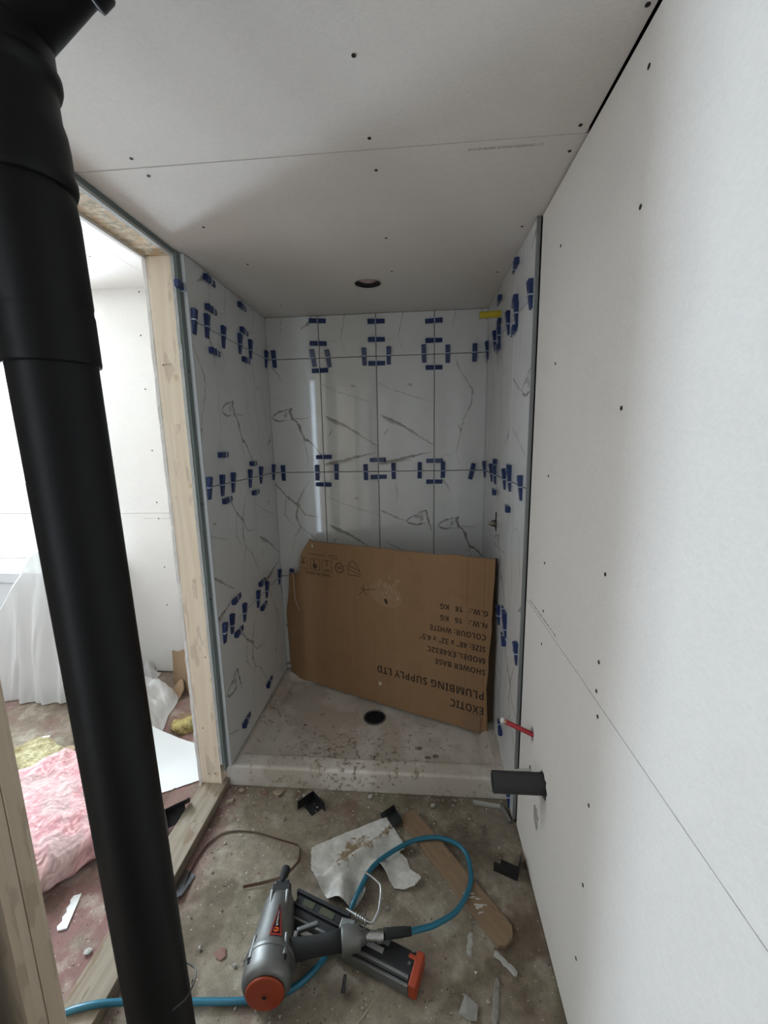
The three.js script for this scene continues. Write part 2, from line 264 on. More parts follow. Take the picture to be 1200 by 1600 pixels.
{ // partition to the next room with the bare door opening
  const w = struct('wall_partition', 'stud partition with bare timber door opening to the next room');
  const jamb = part(w, 'stud', box(STUD.x0, STUD.x1, 0.038, 2.097, 0.752, 0.79, 0.002, 1, 1, 0.11), mPine, 'pale pine door stud with knots');
  part(w, 'stud', box(STUD.x0, STUD.x1, 0.038, 2.097, 0.4, 0.438, 0.002), mPine);
  part(w, 'stud', box(STUD.x0, STUD.x1, 0.038, 2.097, 1.556, 1.5935, 0.002, 1, 1, 0.31), mPine, 'near door stud, edge towards the bathroom');
  part(w, 'stud', box(STUD.x0, STUD.x1, 0.038, 2.22, 1.5955, 1.633, 0.002, 1, 1, 0.51), mPine);
  part(w, 'stud', box(STUD.x0, STUD.x1, 0.038, 2.22, 2.0, 2.038, 0.002, 1, 1, 0.71), mPine);
  for (const z of [2.4, 2.8, 3.2]) part(w, 'stud', box(STUD.x0, STUD.x1, 0.038, 2.22, z, z + 0.038, 0.002), mPine);  // unseen bays left open here to let fill light into the bathroom
  part(w, 'bottom_plate', box(STUD.x0, STUD.x1 + 0.018, 0, 0.038, 0.40, ZB, 0.003, 2, 1, 0.2), mPlate, 'dusty weathered bottom plate');
  part(w, 'header', box(STUD.x0, STUD.x1, 2.097, 2.23, 0.4, 1.6, 0.001, 2), mOsb, 'oriented strand board header');
  part(w, 'next_room_board', tornEdge(-0.135, -0.122, 0.02, 2.09, -0.1, 0.791, 3, 0.004), mDry);
  part(w, 'next_room_board', box(-0.135, -0.122, 2.088, 2.325, -0.1, ZB), mDry);
  part(w, 'next_room_board', box(-0.135, -0.122, 0.01, 2.09, 1.56, 2.02), mDry);
  part(w, 'torn_board_edge', tornEdge(-0.033, -0.0215, 0.13, 2.1, 0.74, 0.792, 8, 0.004), mGyp, 'ragged gypsum edge beside the stud');
  part(w, 'green_board', box(-0.0215, -0.0135, 0.1, CEIL - 0.002, -0.1, 0.786), mGreen, 'green grey moisture board');
  part(w, 'torn_board_edge', (() => { const g = tornEdge(-0.034, -0.0205, 0, 0.766, 0.02, 0.0, 13, 0.0); g.dispose(); return box(-0.033, -0.0205, 2.091, 2.101, 0.786, 1.7); })(), mGyp, 'white board edge along the header');
  part(w, 'head_strip', box(-0.0225, -0.0195, 2.1, CEIL - 0.001, 0.786, 1.8), mGreen);
  part(w, 'dark_cavity', box(-0.121, -0.034, 2.231, 2.3, -0.1, ZB), mDark);
  part(w, 'bay_pipe', lathe([[0.034, 0], [0.034, 2.2]], V(-0.078, 0.039, 1.69), V(0, 1, 0), 32), mAbs, 'black pipe inside the stud bay');
  // nail heads near the foot of the stud
  for (const [x, y] of [[-0.085, 0.085], [-0.06, 0.087], [-0.092, 0.3], [-0.05, 0.62]]) { const g = new THREE.CylinderGeometry(0.0025, 0.0025, 0.002, 8); align(g, V(x, y, 0.79), V(0, 0, 1)); part(jamb, 'nail', g, mScrew); }
  const tx = canvasTex(256, 64, (g) => { g.clearRect(0, 0, 256, 64); g.fillStyle = 'rgba(60,50,44,0.75)'; g.beginPath(); g.moveTo(6, 34); g.lineTo(26, 10); g.lineTo(46, 34); g.closePath(); g.fill(); g.fillRect(14, 34, 24, 14); g.font = 'bold 26px sans-serif'; g.fillText('NLGA S-P-F', 56, 32, 190); g.font = '20px sans-serif'; g.fillText('HT  KD', 130, 56); });
  const pg = new THREE.PlaneGeometry(0.05, 0.0125); pg.translate(-0.077, 1.742, 0.7904); part(jamb, 'grade_stamp', pg, std({ map: tx, transparent: true, roughness: 0.9 }), 'small ink stamp');
  for (const y of [2.0, 1.72, 1.24, 0.86]) screw(w, [-0.0133, y, 0.775], [1, 0, 0]);
}
// ---------------------------------------------------------------- next room
const XL = -2.8, ZF = -0.08, CN = 2.325;
{
  const w = struct('wall_far', 'bright plasterboard wall of the next room around the window');
  const seam = 1.055;
  const lo = part(w, 'plasterboard_sheet', box(XL, -0.14, 0.012, seam - 0.001, ZF - 0.0127, ZF), mDry);
  const up = part(w, 'plasterboard_sheet', box(WIN.x1, -0.14, seam + 0.001, CN, ZF - 0.0127, ZF), mDry);
  part(w, 'plasterboard_sheet', box(WIN.x0, WIN.x1 - 0.001, seam + 0.001, WIN.y0, ZF - 0.0127, ZF), mDry);
  part(w, 'plasterboard_sheet', box(WIN.x0, WIN.x1 - 0.001, WIN.y1, CN, ZF - 0.0127, ZF), mDry);
  part(w, 'plasterboard_sheet', box(XL, WIN.x0 - 0.001, seam + 0.001, CN, ZF - 0.0127, ZF), mDry);
  part(w, 'masonry', box(XL - 0.1, 0.0, -0.1, WIN.y0 - 0.012, ZF - 0.22, ZF - 0.013), mGyp);
  part(w, 'masonry', box(XL - 0.1, 0.0, WIN.y1 + 0.012, CN + 0.1, ZF - 0.22, ZF - 0.013), mGyp);
  part(w, 'masonry', box(XL - 0.1, WIN.x0 - 0.012, WIN.y0 - 0.012, WIN.y1 + 0.012, ZF - 0.22, ZF - 0.013), mGyp);
  part(w, 'masonry', box(WIN.x1 + 0.012, 0.0, WIN.y0 - 0.012, WIN.y1 + 0.012, ZF - 0.22, ZF - 0.013), mGyp);
  for (const [x, y] of [[-0.761, 1.781], [-0.761, 1.431], [-0.77, 1.121], [-0.751, 2.073], [-0.733, 2.3]]) screw(up, [x, y, ZF], [0, 0, 1]);
  for (const [x, y] of [[-0.77, 1.022], [-0.768, 0.715], [-0.78, 0.467], [-0.911, 0.03], [-1.2, 0.7]]) screw(lo, [x, y, ZF], [0, 0, 1]);
  const tx = canvasTex(512, 24, (g, ww, h) => { g.clearRect(0, 0, ww, h); g.fillStyle = 'rgba(120,116,112,0.7)'; const r = rng(14); for (let x = 2; x < ww - 8;) { const q = 4 + r() * 9; g.fillRect(x, 7, q, 6); x += q + 3 + (r() > 0.7 ? 14 : 0); } });
  const pg = new THREE.PlaneGeometry(0.2, 0.009); pg.translate(-0.76, 1.022, ZF + 0.0004); part(lo, 'stamped_print', pg, std({ map: tx, transparent: true, roughness: 0.95 }), 'faint stamped line of print');
}
{
  const w = struct('ceiling_next_room', 'white plasterboard ceiling of the next room', 'ceiling');
  part(w, 'plasterboard_sheet', box(-0.582, 0.0, CN, CN + 0.0127, -0.3, ZB + 0.1), mDry);
  part(w, 'plasterboard_sheet', box(XL, -0.584, CN, CN + 0.0127, -0.3, ZB + 0.1), mDry);
  screw(w, [-0.45, CN, 0.45], [0, -1, 0]); screw(w, [-0.7, CN, 0.3], [0, -1, 0]);
  part(w, 'backing', box(XL - 0.1, 1.4, CN + 0.013, CN + 0.11, -0.3, ZB + 0.1), mDark);
  const a = struct('wall_left', 'side wall of the next room'); part(a, 'plasterboard_sheet', box(XL - 0.1, XL, 0, CN, -0.3, ZB + 0.1), mDry);
  const b = struct('wall_next_room_rear', 'rear wall of the next room'); part(b, 'masonry', box(XL, W2.x0, 0, CN, ZB, ZB + 0.1), mConcrete); part(b, 'masonry', box(W2.x1, -0.135, 0, CN, ZB, ZB + 0.1), mConcrete); part(b, 'masonry', box(W2.x0, W2.x1, 0, W2.y0, ZB, ZB + 0.1), mConcrete); part(b, 'masonry', box(W2.x0, W2.x1, W2.y1, CN, ZB, ZB + 0.1), mConcrete);
  const w2 = struct('window_2', 'tall narrow side light in the rear wall of the next room', 'window'), f2 = 0.03, mF2 = std({ color: lin(0.78, 0.79, 0.8), roughness: 0.4 });
  part(w2, 'frame', xmerge([box(W2.x0, W2.x1, W2.y0, W2.y0 + f2, ZB + 0.05, ZB + 0.09), box(W2.x0, W2.x1, W2.y1 - f2, W2.y1, ZB + 0.05, ZB + 0.09), box(W2.x0, W2.x0 + f2, W2.y0 + f2, W2.y1 - f2, ZB + 0.05, ZB + 0.09), box(W2.x1 - f2, W2.x1, W2.y0 + f2, W2.y1 - f2, ZB + 0.05, ZB + 0.09)]), mF2);
  part(w2, 'pane', box(W2.x0 + f2, W2.x1 - f2, W2.y0 + f2, W2.y1 - f2, ZB + 0.068, ZB + 0.072), phys({ color: lin(1, 1, 1), transmission: 1, thickness: 0, roughness: 0 }));
  const e = struct('wall_outer_right', 'outer wall behind the shower and right plasterboard'); part(e, 'masonry', box(1.38, 1.48, 0, CN + 0.1, -0.3, ZB + 0.1), mGyp);
  part(e, 'masonry', box(-0.02, 1.48, 0, CN + 0.1, -0.3, -0.21), mGyp);
}
{ // window: white frame, sill, two sliding sashes with glass
  const w = struct('window_1', 'bright window in the next room with white frame, blown out by daylight', 'window');
  const mF = std({ color: lin(0.78, 0.79, 0.8), roughness: 0.4 }), z0 = -0.25, z1 = -0.2, { x0, x1, y0, y1 } = WIN, f = 0.05;
  part(w, 'frame', xmerge([box(x0, x1, y0, y0 + f, z0, z1), box(x0, x1, y1 - f, y1, z0, z1), box(x0, x0 + f, y0 + f, y1 - f, z0, z1), box(x1 - f, x1, y0 + f, y1 - f, z0, z1), box((x0 + x1) / 2 - 0.02, (x0 + x1) / 2 + 0.02, y0 + f, y1 - f, z0, z1)]), mF);
  part(w, 'reveal', xmerge([box(x0 - 0.012, x0, y0, y1, z1, ZF - 0.002), box(x1, x1 + 0.012, y0, y1, z1, ZF - 0.002), box(x0, x1, y1, y1 + 0.012, z1, ZF - 0.002)]), mDry);
  part(w, 'sill', box(x0 - 0.01, x1 + 0.01, y0 - 0.012, y0 + 0.001, z1, ZF + 0.002), mDry);
  const glass = phys({ color: lin(1, 1, 1), transmission: 1, thickness: 0, roughness: 0, ior: 1.5 });
  const m = (x0 + x1) / 2;
  part(w, 'pane', box(x0 + f, m - 0.02, y0 + f, y1 - f, -0.228, -0.224), glass); part(w, 'pane', box(m + 0.02, x1 - f, y0 + f, y1 - f, -0.228, -0.224), glass);
}

// ---------------------------------------------------------------- shower tiles
function vein(g, pts, w, col, a, seed, W, H) { // one marble vein: jittered stroke that swells and thins
  const r = rng(seed); const q = []; for (let i = 0; i < pts.length - 1; i++) { const [x0, y0] = pts[i], [x1, y1] = pts[i + 1]; const n = Math.max(3, Math.round(Math.hypot((x1 - x0) * W, (y1 - y0) * H) / 6)); for (let k = 0; k < n; k++) { const t = k / n; q.push([(x0 + (x1 - x0) * t) * W + (r() - 0.5) * 5, (y0 + (y1 - y0) * t) * H + (r() - 0.5) * 5]); } }
  q.push([pts[pts.length - 1][0] * W, pts[pts.length - 1][1] * H]);
  g.lineCap = g.lineJoin = 'round';
  for (let i = 0; i < q.length - 1; i++) { const t = i / q.length, ww = 1.45 * w * (0.35 + 0.65 * Math.sin(Math.PI * Math.min(1, t + 0.12))) * (0.6 + 0.8 * noise(i * 0.3, seed, 3)); g.strokeStyle = `rgba(${col},${0.62 * a * (0.55 + 0.6 * noise(i * 0.4, seed, 9))})`; g.lineWidth = Math.max(0.7, ww); g.beginPath(); g.moveTo(...q[i]); g.lineTo(...q[i + 1]); g.stroke(); }
}
const GREY = '118,114,108', SOFT = '150,147,142';
const prints = [
  (g, W, H) => { // slanting strokes, wavy vein near the foot
    vein(g, [[0.02, 0.22], [0.2, 0.27], [0.34, 0.3]], 3, SOFT, 0.8, 1, W, H); vein(g, [[0.3, 0.29], [0.6, 0.34], [0.98, 0.4]], 3, GREY, 0.55, 2, W, H); vein(g, [[0.05, 0.5], [0.4, 0.58], [0.7, 0.68], [0.98, 0.77]], 9, GREY, 0.5, 3, W, H); vein(g, [[0.08, 0.515], [0.45, 0.6]], 14, SOFT, 0.4, 4, W, H);
    vein(g, [[0.02, 0.93], [0.35, 0.9], [0.6, 0.87], [0.98, 0.83]], 10, GREY, 0.5, 5, W, H); vein(g, [[0.02, 0.94], [0.3, 0.91], [0.6, 0.9]], 15, SOFT, 0.35, 6, W, H); vein(g, [[0.1, 0.68], [0.16, 0.64], [0.18, 0.62]], 3, GREY, 0.8, 7, W, H); vein(g, [[0.55, 0.24], [0.62, 0.25]], 9, SOFT, 0.7, 8, W, H);
  },
  (g, W, H) => { // ring of veins with a long crack running down
    vein(g, [[0.07, 0.5], [0.12, 0.475], [0.22, 0.45], [0.34, 0.437], [0.44, 0.425]], 6, GREY, 0.7, 11, W, H); vein(g, [[0.07, 0.5], [0.11, 0.52], [0.2, 0.535], [0.32, 0.53], [0.42, 0.53]], 7, GREY, 0.65, 12, W, H); vein(g, [[0.44, 0.42], [0.41, 0.45], [0.43, 0.49], [0.45, 0.53]], 11, GREY, 0.5, 18, W, H); vein(g, [[0.33, 0.45], [0.34, 0.48], [0.32, 0.5]], 12, SOFT, 0.5, 19, W, H);
    vein(g, [[0.43, 0.5], [0.52, 0.54], [0.57, 0.58], [0.6, 0.63], [0.66, 0.7], [0.75, 0.72], [0.83, 0.76], [0.97, 0.86]], 9, GREY, 0.6, 13, W, H);
    vein(g, [[0.62, 0.66], [0.68, 0.8], [0.7, 0.95]], 3, GREY, 0.5, 14, W, H); vein(g, [[0.45, 0.51], [0.7, 0.52], [0.84, 0.49]], 3, GREY, 0.7, 15, W, H); vein(g, [[0.3, 0.47], [0.32, 0.5]], 14, SOFT, 0.3, 16, W, H); vein(g, [[0.1, 0.05], [0.22, 0.12], [0.3, 0.2]], 6, SOFT, 0.5, 17, W, H);
  },
  (g, W, H) => { // long upright crack
    vein(g, [[0.35, 0.02], [0.42, 0.12], [0.55, 0.22], [0.66, 0.3], [0.64, 0.42], [0.5, 0.56], [0.44, 0.72], [0.38, 0.84], [0.47, 0.98]], 3.4, GREY, 0.75, 21, W, H); vein(g, [[0.6, 0.27], [0.7, 0.35]], 3, SOFT, 0.7, 22, W, H); vein(g, [[0.85, 0.02], [0.95, 0.14], [0.98, 0.24]], 9, GREY, 0.4, 23, W, H); vein(g, [[0.42, 0.6], [0.47, 0.66]], 8, SOFT, 0.5, 24, W, H); vein(g, [[0.1, 0.88], [0.4, 0.84]], 2, SOFT, 0.6, 25, W, H);
  },
  (g, W, H) => { // branching net of veins
    vein(g, [[0.05, 0.1], [0.25, 0.22], [0.45, 0.3], [0.55, 0.2], [0.7, 0.08]], 9, GREY, 0.5, 31, W, H); vein(g, [[0.45, 0.3], [0.6, 0.4], [0.85, 0.42]], 6, GREY, 0.5, 32, W, H); vein(g, [[0.47, 0.3], [0.42, 0.42], [0.5, 0.52], [0.36, 0.62]], 7, GREY, 0.5, 33, W, H); vein(g, [[0.25, 0.22], [0.2, 0.4], [0.36, 0.5]], 4, GREY, 0.5, 34, W, H); vein(g, [[0.5, 0.52], [0.7, 0.6], [0.9, 0.75], [0.97, 0.85]], 4, GREY, 0.6, 35, W, H); vein(g, [[0.42, 0.3], [0.5, 0.31]], 20, SOFT, 0.4, 36, W, H); vein(g, [[0.36, 0.62], [0.3, 0.8]], 3, SOFT, 0.6, 37, W, H);
  },
  (g, W, H) => { // vein leading into a ring on the right
    vein(g, [[0.02, 0.36], [0.2, 0.4], [0.35, 0.44], [0.5, 0.46]], 7, GREY, 0.55, 41, W, H); vein(g, [[0.5, 0.46], [0.56, 0.43], [0.68, 0.405], [0.8, 0.395], [0.88, 0.38]], 6, GREY, 0.7, 42, W, H); vein(g, [[0.5, 0.46], [0.56, 0.485], [0.68, 0.495], [0.82, 0.485], [0.88, 0.48]], 7, GREY, 0.65, 47, W, H); vein(g, [[0.78, 0.41], [0.79, 0.44], [0.76, 0.46]], 12, SOFT, 0.5, 48, W, H); vein(g, [[0.7, 0.39], [0.86, 0.36], [0.9, 0.46], [0.97, 0.56]], 9, GREY, 0.55, 43, W, H); vein(g, [[0.65, 0.42], [0.75, 0.42]], 12, SOFT, 0.4, 44, W, H); vein(g, [[0.1, 0.66], [0.5, 0.76], [0.9, 0.86]], 5, SOFT, 0.6, 45, W, H); vein(g, [[0.3, 0.1], [0.34, 0.2], [0.3, 0.3]], 3, GREY, 0.5, 46, W, H);
  },
  (g, W, H) => { // sparse
    vein(g, [[0.2, 0.02], [0.3, 0.2], [0.26, 0.4], [0.35, 0.62], [0.3, 0.85], [0.36, 0.98]], 3, SOFT, 0.8, 51, W, H); vein(g, [[0.6, 0.25], [0.7, 0.5], [0.66, 0.7]], 5, SOFT, 0.5, 52, W, H); vein(g, [[0.7, 0.75], [0.85, 0.7], [0.9, 0.64]], 10, GREY, 0.4, 53, W, H); vein(g, [[0.3, 0.3], [0.5, 0.26]], 3, GREY, 0.5, 54, W, H);
  },
];
const mTiles = prints.map((p, n) => { const t = canvasTex(320, 640, (g, W, H) => { g.fillStyle = 'rgb(222,222,220)'; g.fillRect(0, 0, W, H); const r = rng(900 + n); for (let k = 0; k < 40; k++) { g.fillStyle = `rgba(200,200,200,${r() * 0.08})`; g.beginPath(); g.ellipse(r() * W, r() * H, 20 + r() * 60, 10 + r() * 30, r() * 3, 0, 7); g.fill(); } p(g, W, H); }); return phys({ map: t, roughness: 0.05, ior: 1.5 }); });
// tile: chamfered slab, face towards +z, uv from the full 0.3 x 0.6 print
function tileGeo(w, h, d, u0, v0, hole) {
  if (hole) { const s = new THREE.Shape([[0, 0], [w, 0], [w, h], [0, h]].map((p) => new THREE.Vector2(...p))); s.holes.push(new THREE.Path(hole.map((p) => new THREE.Vector2(...p)))); const g = new THREE.ExtrudeGeometry(s, { depth: d, bevelEnabled: false }); const p = g.attributes.position, uv = g.attributes.uv; for (let i = 0; i < p.count; i++) uv.setXY(i, u0 + p.getX(i) / 0.3, v0 + p.getY(i) / 0.6); return g; }
  const c = 0.0008, P = [[0, 0, 0], [w, 0, 0], [w, h, 0], [0, h, 0], [0, 0, d - c], [w, 0, d - c], [w, h, d - c], [0, h, d - c], [c, c, d], [w - c, c, d], [w - c, h - c, d], [c, h - c, d]];
  const Q = [[8, 9, 10, 11]]; for (let k = 0; k < 4; k++) { const n = (k + 1) % 4; Q.push([4 + k, 4 + n, 8 + n, 8 + k], [k, n, 4 + n, 4 + k]); } Q.push([3, 2, 1, 0]);
  const pos = [], uv = []; for (const q of Q) for (const i of [q[0], q[1], q[2], q[0], q[2], q[3]]) { pos.push(...P[i]); uv.push(u0 + P[i][0] / 0.3, v0 + P[i][1] / 0.6); }
  const g = new THREE.BufferGeometry(); g.setAttribute('position', new THREE.Float32BufferAttribute(pos, 3)); g.setAttribute('uv', new THREE.Float32BufferAttribute(uv, 2)); g.computeVertexNormals(); return g;
}
const G = 0.0017, rows = [[0.103, J3 - G], [J3 + G, J2 - G], [J2 + G, J1 - G], [J1 + G, CEIL - 0.003]];
function tileWall(name, label, cols, place, kinds, opt = {}) {
  const w = struct(name, label); const r = rng(opt.seed || 5);
  rows.forEach(([y0, y1], j) => cols.forEach(([a, b, u0], i) => {
    const yy = opt.foot && j === 0 && i === cols.length - 1 ? opt.foot : y0;
    const g = tileGeo(b - a, y1 - yy, 0.009, u0, j === 3 ? 0 : 1 - (y1 - yy) / 0.6, opt.hole && opt.hole[0] === i && opt.hole[1] === j ? opt.hole[2].map(([p, q]) => [p - a, q - yy]) : null);
    g.translate(-(b - a) / 2, -(y1 - yy) / 2, 0); g.rotateX((r() - 0.5) * 0.0016); g.rotateY((r() - 0.5) * 0.003); g.translate((b + a) / 2, (y1 + yy) / 2, -0.009);
    g.applyMatrix4(place); part(w, 'tile', g, mTiles[kinds[3 - j][i]]);
  }));
  return w;
}
const bx = [0.2842, 0.5872, 0.8902];
const wb = tileWall('wall_shower_back', 'back wall of the shower in white marble look tiles', [[0.0, bx[0] - G, 0.05], [bx[0] + G, bx[1] - G, 0], [bx[1] + G, bx[2] - G, 0], [bx[2] + G, XT, 0]], new THREE.Matrix4(), [[5, 2, 2, 3], [1, 0, 0, 2], [3, 0, 4, 1], [0, 2, 1, 0]], { seed: 6 });
part(wb, 'backer_board', box(-0.02, 1.18, 0.1, CEIL, -0.03, -0.0095), mBacker);
part(wb, 'backer_board', box(-0.02, 1.38, 0, CEIL + 0.1, -0.2, -0.03), mGyp);
const toLeft = new THREE.Matrix4().makeBasis(V(0, 0, -1), V(0, 1, 0), V(1, 0, 0)); // local x = -z
const wl = tileWall('wall_shower_left', 'left wall of the shower in white marble look tiles', [[-0.757, -0.594 - G, 0.44], [-0.594 + G, -0.2945 - G, 0], [-0.2945 + G, -0.001, 0]], toLeft, [[5, 2, 2], [2, 1, 5], [0, 3, 0], [4, 3, 2]], { seed: 9 });
part(wl, 'edge_trim', box(-0.0133, 0.0008, 0.1, CEIL - 0.003, 0.7565, 0.762, 0.0006), mWhiteTrim, 'slim pale edge trim');
const toRight = new THREE.Matrix4().makeBasis(V(0, 0, 1), V(0, 1, 0), V(-1, 0, 0)).setPosition(XT, 0, 0); // local x = z
const slot = [[0.336, 1.04], [0.376, 1.04], [0.376, 1.132], [0.336, 1.132]];
const wr = tileWall('wall_shower_right', 'right wall of the shower in white marble look tiles', [[0.001, 0.305 - G, 0], [0.305 + G, 0.6 - G, 0], [0.6 + G, 0.8545, 0]], toRight, [[5, 2, 5], [2, 5, 4], [5, 1, 5], [2, 3, 3]], { seed: 12, foot: 0.02, hole: [1, 1, slot] });
part(wr, 'backer_board', box(XT + 0.0095, XR + 0.05, 0.0, CEIL - 0.001, -0.02, 0.853), mBacker);
part(wr, 'edge_trim', box(XT - 0.0008, XR - 0.0008, 0.018, CEIL - 0.003, 0.8545, 0.8605, 0.0006), mGreyTrim, 'slim grey metal edge trim');

// ---------------------------------------------------------------- shower base
{
  const g = thing('shower_tray', 'dirty white acrylic shower base with low front kerb', 'shower base', [0.57, 0, 0.37]);
  const x0 = -0.034, x1 = 1.171, zb = -0.012, zf = 0.752, D = [0.574, 0.345];
  const H = (x, z) => { const e = Math.min(x - x0, x1 - x), s = sm(0.05, 0.085, Math.min(e, (z - zb) + 0.012)), f = 1 - sm(0.645, 0.682, z), t = Math.min(s, f); const fl = 0.044 + 0.014 * Math.min(1, Math.hypot(x - D[0], z - D[1]) / 0.5); return mix(0.094, fl, t); };
  const xs = [], zs = []; for (let i = 0; i <= 110; i++) xs.push(mix(x0, x1, i / 110)); for (let j = 0; j <= 72; j++) zs.push(mix(zb, zf - 0.012, j / 72));
  const pos = [], uv = [], idx = []; const prof = [];
  for (const z of zs) prof.push((x) => [x, H(x, z), z]);
  for (let k = 1; k <= 5; k++) { const a = k / 5 * Math.PI / 2; prof.push((x) => [x, 0.082 + Math.cos(a) * 0.012, zf - 0.012 + Math.sin(a) * 0.012]); }
  for (let k = 1; k <= 6; k++) prof.push((x) => [x, 0.082 * (1 - k / 6) + 0.002, zf + k * 0.0006]);
  const holeR = 0.05;
  prof.forEach((f, j) => xs.forEach((x) => { const p = f(x); pos.push(...p); uv.push((x - x0) / (x1 - x0), p[2] < zf - 0.0121 ? (p[2] - zb) / 0.92 : 0.817 + (0.094 - p[1]) / 0.92); }));
  const n = xs.length; for (let j = 0; j < prof.length - 1; j++) for (let i = 0; i < n - 1; i++) { const a = j * n + i; idx.push(a, a + n, a + 1, a + 1, a + n, a + n + 1); }
  const geo = new THREE.BufferGeometry(); geo.setAttribute('position', new THREE.Float32BufferAttribute(pos, 3)); geo.setAttribute('uv', new THREE.Float32BufferAttribute(uv, 2)); geo.setIndex(idx); geo.computeVertexNormals();
  const T = dataTex(1024, 768, (u, v, i, j) => {
    const x = x0 + u * (x1 - x0), z = zb + v * 0.92; let c = [222, 214, 204]; const n1 = fbm(x * 9, z * 9, 4, 401), n2 = fbm(x * 62, z * 62, 5, 411), n3 = fbm(x * 130, z * 130, 2, 421);
    c = mix3(c, [188, 176, 162], sm(0.36, 0.62, n1) * 0.6);                                                    // dusty film in patches
    const spot = (a, b, r, k) => k * Math.exp(-((x - a) ** 2 + (z - b) ** 2) / (r * r));
    const d = spot(0.06, 0.38, 0.09, 1) + spot(0.05, 0.5, 0.06, 0.6) + spot(0.4, 0.6, 0.12, 0.75) + spot(0.55, 0.63, 0.12, 0.95) + spot(0.4, 0.72, 0.2, 0.55) + spot(0.62, 0.70, 0.15, 0.6) + spot(0.75, 0.5, 0.12, 0.4) + spot(0.5, 0.55, 0.15, 0.35) + spot(0.05, 0.2, 0.06, 0.6) + spot(0.3, 0.78, 0.3, 0.25) + spot(0.9, 0.8, 0.3, 0.35);
    c = mix3(c, [112, 92, 70], sm(0.52, 0.72, n2 * 0.75 + n3 * 0.12 + Math.min(d, 0.9) * 0.13 - 0.06) * 0.62);                       // mud smears
    const q = noise(x * 75, z * 75, 431); if (q > 0.965 - d * 0.03) c = mix3(c, [92, 74, 56], 0.7);
    if (z > 0.83) c = mix3(c, [128, 112, 92], sm(0.40, 0.62, n2) * 0.6);
    for (const [a, b, r] of [[0.804, 0.554, 0.014], [0.841, 0.61, 0.012], [0.876, 0.6, 0.013], [0.969, 0.671, 0.009], [0.23, 0.43, 0.009]]) if (Math.hypot(x - a, (z - b) * 1.3) < r * (0.7 + n3 * 0.8)) c = mix3(c, [104, 88, 72], 0.75);
    return c;
  }, true, false);
  part(g, 'pan', geo, phys({ map: T, roughness: 0.5, clearcoat: 0.1, clearcoatRoughness: 0.5, side: THREE.DoubleSide }));
  const dr = new THREE.Shape(); dr.absarc(0, 0, 0.05, 0, 6.2832, false);
  for (const [rad, cnt] of [[0.0, 1], [0.014, 6], [0.0265, 12], [0.0385, 18]]) for (let k = 0; k < cnt; k++) { const a = k / cnt * 6.2832, h = new THREE.Path(); h.absarc(Math.cos(a) * rad, Math.sin(a) * rad, 0.0042, 0, 6.2832, true); dr.holes.push(h); }
  const dg = new THREE.ExtrudeGeometry(dr, { depth: 0.003, bevelEnabled: false, curveSegments: 12 }); dg.rotateX(-Math.PI / 2); dg.translate(D[0], 0.0475, D[1]);
  const drain = part(g, 'drain_grate', dg, std({ color: lin(0.05, 0.054, 0.058), roughness: 0.5, metalness: 0.5 }), 'round dark perforated drain grate');
  part(drain, 'drain_ring', lathe([[0.05, 0], [0.058, 0], [0.058, 0.004], [0.052, 0.0055], [0.05, 0.004]], V(D[0], 0.0455, D[1]), V(0, 1, 0), 48), std({ color: lin(0.16, 0.165, 0.17), roughness: 0.4, metalness: 0.5 }));
  part(drain, 'drain_shade', cyl(V(D[0], 0.0462, D[1]), V(D[0], 0.0468, D[1]), 0.05, 0.05, 32), mDark);  // thin dark disc, painted shade under the grate holes
}
